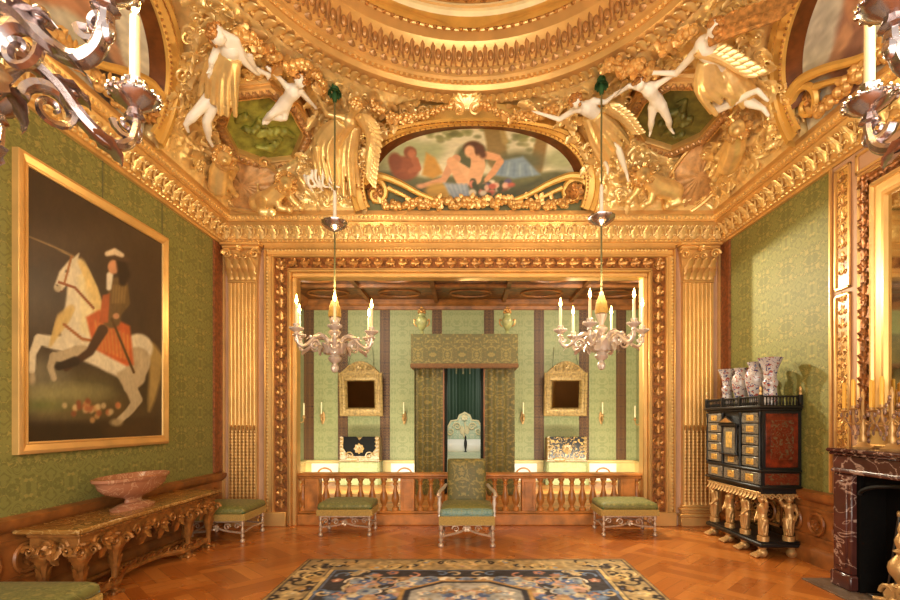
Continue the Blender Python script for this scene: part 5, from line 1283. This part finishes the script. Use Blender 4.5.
# gallery on top
g = MB().b(X0-.02, X1, Y0-.02, Y0, 1.745, 1.765, e=.005).b(X0-.02, X0, Y0-.02, Y1+.02, 1.745, 1.765, e=.005).b(X0-.02, X1, Y1, Y1+.02, 1.745, 1.765, e=.005)
for i in range(34): g.lathe([(.007, 0), (.012, .02), (.006, .05), (.009, .085)], 6, T(X0-.01, Y0-.01+i*(W+.02)/33, 1.66))
for i in range(12): g.lathe([(.007, 0), (.012, .02), (.006, .05), (.009, .085)], 6, T(X0+.02+i*.036, Y0-.01, 1.66))
for y in (Y0-.01, Y0+W*.335, Y0+W*.665, Y1+.01): g.b(X0-.03, X0+.01, y-.02, y+.02, 1.66, 1.775, e=.004)
g.b(X1-.04, X1, Y0-.03, Y0+.01, 1.66, 1.775, e=.004); g.build('gallery', M['ebony'], t)
f = MB()
for y in (Y0-.01, Y1+.01): f.lathe([(.015, 0), (.016, .015), (.008, .03), (.016, .05), (.014, .07), (.004, .09)], 8, T(X0-.01, y, 1.775))
f.lathe([(.015, 0), (.016, .015), (.008, .03), (.016, .05), (.014, .07), (.004, .09)], 8, T(X1-.02, Y0-.01, 1.775)); f.build('finial', M['bronze'], t)
# vases
GV = 'painted porcelain vases on the cabinet'
beaker = [(.062, 0), (.072, .01), (.07, .05), (.062, .14), (.058, .19), (.07, .215), (.072, .25), (.058, .275), (.062, .34), (.085, .42), (.112, .48), (.118, .49), (.11, .488), (.08, .43), (.05, .34)]
balus = [(.06, 0), (.065, .01), (.06, .06), (.075, .15), (.10, .26), (.105, .33), (.09, .38), (.065, .41), (.065, .44), (.085, .475), (.08, .474), (.055, .44)]
for y, pr, s, x, l in ((6.33, beaker, 1.0, 3.38, 'flared porcelain vase farthest back on the black cabinet'), (6.02, balus, 1.0, 3.38, 'bellied porcelain vase second from the back on the black cabinet'), (5.72, balus, 1.08, 3.38, 'larger bellied porcelain vase beside the nearest flared vase on the cabinet'), (5.46, beaker, 1.08, 3.39, 'flared porcelain vase at the near end of the black cabinet')):
    o = tag(MB().lathe([(r*s, z*s) for r, z in pr], 28, lob=.03, ln=8).build('porcelain_vase', M['porcelain'], None), l, 'vase', GV); o.location = (x, y, 1.6605)
# ------------------------------------------------------------------ fireplace
FX = 3.33
st('floor', MB().b(3.16, XR, 2.4, 4.62, .0005, .014, e=.004), M['hearth'])
t = thing('fireplace', 'purple veined marble fireplace with a black hearth on the right wall', 'fireplace', (3.5, 3.58, 0))
ys = (2.71, 4.45)
for y in (4.24, 2.71):
    MB().b(FX+.0, XR-.002, y, y+.21, .15, 1.03, e=.012).b(FX-.02, XR-.002, y-.015, y+.225, .015, .15, e=.014).b(FX-.012, FX+.03, y+.04, y+.17, .2, .97, e=.01).build('jamb', M['purple'], t)
MB().b(FX, XR-.002, 2.71, 4.45, 1.03, 1.19, e=.01).tube([(FX-.005, 2.72, 1.05), (FX-.005, 4.44, 1.05)], .02, 8).build('frieze', M['purple'], t)
MB().b(FX-.035, XR-.002, 2.69, 4.46, 1.19, 1.215, e=.01).b(FX-.055, XR-.002, 2.66, 4.475, 1.215, 1.25, e=.014).build('mantel_shelf', M['purple'], t)
mb = MB().b(XR-.05, XR-.035, 2.92, 4.24, .015, 1.03).b(FX+.05, XR-.02, 4.20, 4.24, .015, 1.03).b(FX+.05, XR-.02, 2.92, 2.96, .015, 1.03)
mb.prism([(2.92, 1.03)]+[(3.58-.62*math.cos(i*PI/12), .86+.13*math.sin(i*PI/12)) for i in range(13)]+[(4.24, 1.03)], 0, .03, frame((FX+.08, 0, 0), (0, 1, 0), (0, 0, 1)))
mb.build('firebox', M['soot'], t, smooth=False)
mb = MB(); mb.tube([(FX+.045, 3.58-.62*math.cos(i*PI/20), .86+.13*math.sin(i*PI/20)) for i in range(21)], .018, 6); mb.build('iron_arch', M['iron'], t)
# andiron and fire irons
t = thing('andiron', 'gilt andiron with stacked globes in front of the fireplace', 'andiron', (3.44, 3.92, .014))
mb = MB()
for s in (-1, 1):
    mb.scroll(frame((3.42, 3.90+s*.07, .09), (0, s, 0), (0, 0, 1)), .075, 1.4, .022, 18); mb.leaf(frame((3.40, 3.90+s*.03, .04), (0, 1, 0), (-.2, s*.5, 1)), .16, .05, .04); mb.cap((3.42, 3.90+s*.1, .035), .02, (3.38, 3.90+s*.15, .03), .018, 8)
mb.lathe([(.07, 0), (.08, .03), (.06, .06)], 12, T(3.455, 3.90, .014)@S(.95, .95, 1.12)); mb.build('scrolled_base', M['bronze'], t)
MB().lathe([(.05, .07), (.03, .11), (.055, .14), (.02, .16), (.04, .19), (.075, .23), (.085, .27), (.075, .31), (.04, .35), (.02, .37), (.05, .39), (.02, .41), (.035, .44), (.04, .47), (.025, .50), (.012, .52), (.02, .55), (.003, .60)], 18, T(3.455, 3.90, .014)@S(.95, .95, 1.12)).build('globes', M['bronze'], t)
MB().b(3.46, 3.59, 3.89, 3.91, .05, .08, e=.004).b(3.57, 3.59, 3.885, 3.915, .014, .06).build('log_bar', M['iron'], t)
def iron(y, lean, label, kind):
    t = thing('fire_iron', label, 'fire iron', (3.52, y, .014), 'iron fire tools in the hearth')
    a, b_ = V((3.50, y, .016)), V((3.585, y+lean, .70))
    MB().tube([a.lerp(b_, .12), b_], .008, 8).build('rod', M['steel'], t); MB().sph(b_+(b_-a).normalized()*.02, (.016, .016, .028), 8, 6).build('handle', M['bronze'], t)
    if kind: MB().b(-.05, .05, -.006, .006, 0, .14, frame(a, (0, 1, 0), (-1, 0, .14))@RX(-PI/2)@S(1, 1, .8), e=.003).build('shovel_blade', M['steel'], t)
    else: MB().tube([a, a.lerp(b_, .13)], [.005, .012], 8).build('poker_tip', M['steel'], t)
iron(4.08, -.02, 'iron fire shovel leaning inside the fireplace', 1); iron(4.0, .06, 'iron poker leaning beside the fire shovel', 0)
# overmantel panelling and mirror
pn = MB().b(XR-.03, XR-.001, 2.0, 4.86, .775, 3.98)
st('wall_panelling', pn, M['pale'], smooth=False)
tr = MB()
def yz_ring(mb, x, y0, y1, z0, z1, w, d): mb.b(x-d, x, y0, y0+w, z0, z1, e=.006).b(x-d, x, y1-w, y1, z0, z1, e=.006).b(x-d, x, y0, y1, z0, z0+w, e=.006).b(x-d, x, y0, y1, z1-w, z1, e=.006)
for z0, z1 in ((1.0, 2.71), (2.75, 3.93)): yz_ring(tr, XR-.03, 4.60, 4.80, z0, z1, .028, .022)
yz_ring(tr, XR-.03, 2.2, 4.54, 3.76, 3.95, .03, .02); tr.b(XR-.06, XR-.03, 4.83, 4.86, .78, 3.98, e=.008)
tr = st('trim_8', tr, M['gold'])
ar = MB()
for z0, z1 in ((1.0, 2.71), (2.75, 3.93)): ar.b(XR-.036, XR-.03, 4.63, 4.77, z0+.03, z1-.03)
st('arabesque_panel', ar, M['arab'], parent=tr, smooth=False)
lf = MB()
for i in range(22):
    z = 1.12+i*.128
    if abs(z-2.73) < .06: continue
    if i % 3 == 0: lf.rosette(frame((XR-.038, 4.70, z), (0, -1, 0), (0, 0, 1)), .04, 6, .012)
    for s in (-1, 1): lf.scroll(frame((XR-.04, 4.70+s*.028, z), (0, s, 0), (0, 0, 1)), .03, 1.3, .007, 9)
    lf.leaf(frame((XR-.036, 4.70, z), (0, -1, 0), (0, 0, 1)), .09, .02, .01, 2, 5, 4)
st('arabesque_scrolls', lf, M['goldd'], parent=tr)
t = thing('overmantel_mirror', 'tall gilt carved mirror above the purple marble mantel', 'mirror', (XR-.05, 3.5, 1.3))
f = MB(); pframe(f, XR-.03, -1, 2.53, 4.50, 1.255, 3.74, [(0, 0), (0, .03), (.02, .045), (.03, .03), (.15, .03), (.16, .05), (.19, .06), (.20, .04), (.23, .04), (.27, .035), (.28, .045), (.31, .05), (.32, .01)])
f.build('frame', M['gold'], t, ang=25)
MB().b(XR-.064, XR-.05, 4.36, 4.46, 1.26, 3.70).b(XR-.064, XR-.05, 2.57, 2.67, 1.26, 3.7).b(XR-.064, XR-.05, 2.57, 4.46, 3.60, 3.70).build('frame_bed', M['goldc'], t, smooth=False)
lf = MB()
def vine2(p0, d, n, L):
    m = int(L/.10)
    for i in range(m):
        q = p0+d*(i+.5)*L/m; s = 1 if i % 2 else -1
        lf.leaf(fz(q-d*.04, d, (-1, 0, 0)), .11, .035, .02, 3, 7, 4, .6); lf.leaf(fz(q, n*s+d*.4, (-1, 0, 0)), .065, .028, .02, 2, 6, 4, .6); lf.leaf(fz(q+d*.05, d*.4-n*s, (-1, 0, 0)), .06, .025, .02, 2, 6, 4, .6); lf.scroll(frame(q+n*.03*s, d, n), .03, 1.3, .010, 10)
        if i % 3 == 0: lf.rosette(fz(q, d, (-1, 0, 0)), .045, 6, .02)
vine2(V((XR-.06, 4.41, 1.3)), V((0, 0, 1)), V((0, 1, 0)), 2.35); vine2(V((XR-.06, 2.62, 1.3)), V((0, 0, 1)), V((0, 1, 0)), 2.35); vine2(V((XR-.06, 2.6, 3.65)), V((0, 1, 0)), V((0, 0, 1)), 1.85)
lf.build('frame_carving', M['goldc'], t)
MB().b(XR-.045, XR-.035, 2.84, 4.19, 1.3, 3.43).build('glass', simple('silvered glass', (.80, .78, .70), .05, 1.0), t, smooth=False)
# candelabrum on the mantel
def candelabrum(x, y, label, n=6, R=.13):
    t = thing('candelabrum', label, 'candelabrum', (x, y, 1.2505), 'candelabra on the mantel')
    MB().lathe([(.075, 0), (.08, .015), (.05, .03), (.025, .06), (.03, .09), (.018, .13), (.028, .18), (.014, .24), (.02, .30), (.01, .42), (.018, .46), (.004, .52)], 14, T(x, y, 1.2505)).build('stem', M['bronze'], t)
    cr = simple('cut crystal', (.66, .55, .50), .12, .6)
    for i in range(n):
        a = i*2*PI/n+.35; d = V((math.cos(a), math.sin(a), 0)); c = V((x, y, 0))+d*R; zc = 1.575+.02*(i % 2)
        o = MB().tube(spline([V((x, y, 1.50))+d*.015, V((x, y, 1.46))+d*.06, V((x, y, 1.49))+d*.12, c+V((0, 0, zc-.01))], 5), .007, 6).lathe([(.008, -.01), (.03, 0), (.034, .008), (.014, .01), (.016, .03)], 10, T(c.x, c.y, zc)).build('arm', M['bronze'], t)
        MB().lathe([(.014, .02), (.0135, .25), (.004, .258)], 10, T(c.x, c.y, zc)).build('candle', M['waxy'], o)
        k = MB()
        for j in range(4): k.sph((c.x+.028*math.cos(j*1.57), c.y+.028*math.sin(j*1.57), zc-.03), (.008, .008, .022), 6, 4)
        k.tube([c+V((0, 0, zc-.04)), V((x, y, 1.40))+d*.07], .006, 5); k.sph(tuple(V((x, y, 1.39))+d*.07), (.012, .012, .026), 6, 4); k.sph((c.x*.55+x*.45, c.y*.55+y*.45, 1.62), (.010, .010, .02), 6, 4); k.build('crystal_drops', cr, o)
    for j in range(14): a = j*2.4; MB().sph((x+.05*math.cos(a), y+.05*math.sin(a), 1.32+.03*j), (.013, .013, .024), 6, 4).build('crystal', cr, t)
candelabrum(3.46, 4.27, 'crystal hung candelabrum with yellow candles at the far end of the mantel')
candelabrum(3.46, 3.98, 'crystal hung candelabrum with yellow candles nearer along the mantel')
# ------------------------------------------------------------------ chandeliers
def chandelier(x, y, zc, a0, label, lit, m, first=None):
    topz = 5.4
    h = bvh.ray_cast(V((x, y, 3)), V((0, 0, 1)))[0]
    if h is not None: topz = h.z
    t = thing('chandelier', label, 'chandelier', (x, y, zc), 'silver candle chandeliers'); L = lambda mb, nm, mt, p=t: mb.build(nm, mt, p, world=False)
    L(MB().lathe([(.002, -.42), (.03, -.41), (.045, -.375), (.04, -.34), (.02, -.32), (.03, -.31), (.06, -.29), (.075, -.26), (.06, -.235), (.05, -.22), (.09, -.20), (.12, -.16), (.125, -.11), (.10, -.06), (.05, -.03), (.035, -.01), (.06, .02), (.07, .045), (.05, .07), (.025, .085), (.03, .11), (.05, .16), (.065, .20), (.05, .215), (.02, .22)], 20, lob=.05, ln=10), 'stem', m)
    b = MB()
    for k in range(12): b.leaf(RZ(k*PI/6)@frame((.115, 0, -.21), (0, 1, 0), (.25, 0, 1)), .15, .035, .04, 2, 7, 4)
    L(b, 'acanthus_cup', m)
    L(MB().lathe([(.062, .215), (.07, .24), (.055, .34), (.028, .41), (.02, .45), (.01, .46)], 16, lob=.08, ln=16), 'tassel', M['fringe'])
    zt = (topz-zc)/(1.1 if lit < 0 else 1)
    c = MB().tube([(0, 0, .44), (0, 0, zt)], .010, 8)
    for i in range(12): c.sph((0, 0, .48+i*.035), (.014, .014, .014), 6, 4)
    L(c, 'cord', M['cord'])
    if lit > 0:
        L(MB().lathe([(.015, 1.19), (.03, 1.2), (.09, 1.225), (.14, 1.27), (.15, 1.30), (.138, 1.298), (.09, 1.25), (.03, 1.225), (.012, 1.225)], 24, lob=.04, ln=12), 'cord_bowl', M['silver']); L(MB().lathe([(.022, 1.226), (.021, 1.62), (.012, 1.66)], 10), 'cord_sleeve', M['white'])
        q = MB()
        for k in range(10): q.leaf(RZ(k*PI/5)@frame((.01, 0, zt-.03), (0, 1, 0), (1, 0, -.9)), .13, .04, .02, 2, 6, 4)
        q.sph((0, 0, zt-.04), .05, 10, 7); q.lathe([(.02, zt-.2), (.035, zt-.14), (.02, zt-.06)], 8); L(q, 'ceiling_rosette', M['greensilk'])
    R = .46; ap = [(.07, -.10), (.12, -.03), (.19, -.015), (.26, -.05), (.32, -.115), (.39, -.155), (.44, -.13), (.46, -.07), (.46, -.03)]
    a = MB().tube(spline([(r, 0, z) for r, z in ap], 5), [.026, .015], 8, flat=1.2, up=(0, 1, 0))
    a.scroll(frame((.25, 0, -.125), (-1, 0, 0), (0, 0, 1)), .065, 1.6, .014, 26, 1.6); a.scroll(frame((.44, 0, -.075), (-1, 0, 0), (0, 0, -1)), .04, 1.4, .012, 18, 1.6)
    for r, z, d in ((.12, -.04, (.5, 0, .7)), (.24, -.04, (.9, 0, .1)), (.34, -.14, (.9, 0, -.2)), (.16, -.12, (.5, 0, -.6))): a.leaf(frame((r, 0, z), (0, 1, 0), d), .11, .045, .035, 3, 8, 4)
    a.sph((.465, 0, -.09), (.018, .018, .03), 8, 6); a.sph((.30, 0, -.045), .02, 8, 6)
    arm = L(a, 'arm', m); arm.rotation_euler = (0, 0, a0)
    b = MB().lathe([(.012, -.05), (.03, -.04), (.022, -.025), (.02, -.015), (.045, 0), (.068, .02), (.072, .03), (.062, .034), (.025, .03), (.022, .04), (.03, .05), (.034, .075), (.026, .08)], 22, T(R, 0, 0), lob=.04, ln=11)
    for k in range(16): b.sph((R+.07*math.cos(k*PI/8), .07*math.sin(k*PI/8), .03), (.009, .009, .012), 6, 4)
    L(b, 'drip_pan', m, arm)
    L(MB().lathe([(.0155, .075), (.0145, .28), (.008, .288), (.002, .29)], 10, T(R, 0, 0)), 'candle', M['wax'], arm)
    if lit: L(MB().lathe([(.001, .29), (.012, .305), (.016, .325), (.009, .36), (.0005, .395)], 10, T(R, 0, 0)), 'flame', M['flame'], arm)
    for k in range(1, 6): dup(arm, rz=a0+k*PI/3)
    return t
chandelier(-1.5, 5.6, 2.46, .785, 'silver chandelier hanging before the left half of the alcove', 1, M['silverw'])
chandelier(1.52, 5.5, 2.48, .0, 'silver chandelier hanging before the right half of the alcove', 1, M['silverw'])
chandelier(-1.433, 1.288, 2.60, math.radians(-3), 'large near silver chandelier cut off at the upper left over the horse painting', -1, M['silver']).scale = (1.1, 1.1, 1.1)
chandelier(1.653, 1.283, 2.60, math.radians(116), 'large near silver chandelier cut off at the upper right over the fireplace', -1, M['silver']).scale = (1.1, 1.1, 1.1)
# ------------------------------------------------------------------ light
sc = bpy.context.scene
sc.view_settings.view_transform = 'Standard'; sc.view_settings.look = 'None'; sc.view_settings.gamma = 1; sc.view_settings.exposure = 0.62
W = bpy.data.worlds.new('world'); sc.world = W; W.use_nodes = True
W.node_tree.nodes['Background'].inputs[0].default_value = (1.0, .93, .82, 1); W.node_tree.nodes['Background'].inputs[1].default_value = .75
def light(name, typ, loc, target, e, col, **k):
    l = bpy.data.lights.new(name, typ); l.energy = e; l.color = col
    for a, b_ in k.items(): setattr(l, a, b_)
    o = bpy.data.objects.new(name, l); C.objects.link(o); o.location = loc
    o.rotation_euler = (V(target)-V(loc)).to_track_quat('-Z', 'Y').to_euler(); return o
light('window_light', 'AREA', (.1, -2.2, 2.2), (.1, 4, 3.2), 250, (1, .93, .82), shape='RECTANGLE', size=6, size_y=3.4)

for s in (-1, 1):
    light('alcove_light', 'AREA', (s*2.3+.06, 7.75, 3.85), (s*2.2, 10.8, 1.8), 52, (1, .93, .74), size=.7)
    light('alcove_uplight', 'AREA', (s*2.2+.06, 8.9, .5), (s*2.2+.06, 10.8, .9), 40, (1, .95, .74), shape='RECTANGLE', size=2.2, size_y=.3)
light('alcove_spot', 'SPOT', (1.5, 7.6, 3.49), (3.5, 4.6, 1.6), 270, (1, .88, .64), spot_size=1.7, spot_blend=.3, shadow_soft_size=.04)
light('alcove_fill', 'SPOT', (-.2, 7.34, 3.5), (3.5, 5.0, 2.0), 190, (1, .90, .68), spot_size=1.6, spot_blend=.5, shadow_soft_size=.1)
light('bed_light', 'AREA', (-.02, 9.3, 2.4), (-.02, 10.6, 1.0), 9, (1, 1, .9), size=.5)
for x, y, e_ in ((-1.5, 5.6, 30), (1.52, 5.5, 30), (-1.43, 1.29, 60), (1.65, 1.28, 60)):
    light('candle_glow', 'POINT', (x, y, 3.0), (x, y, 0), e_, (1, .76, .46), shadow_soft_size=.12)
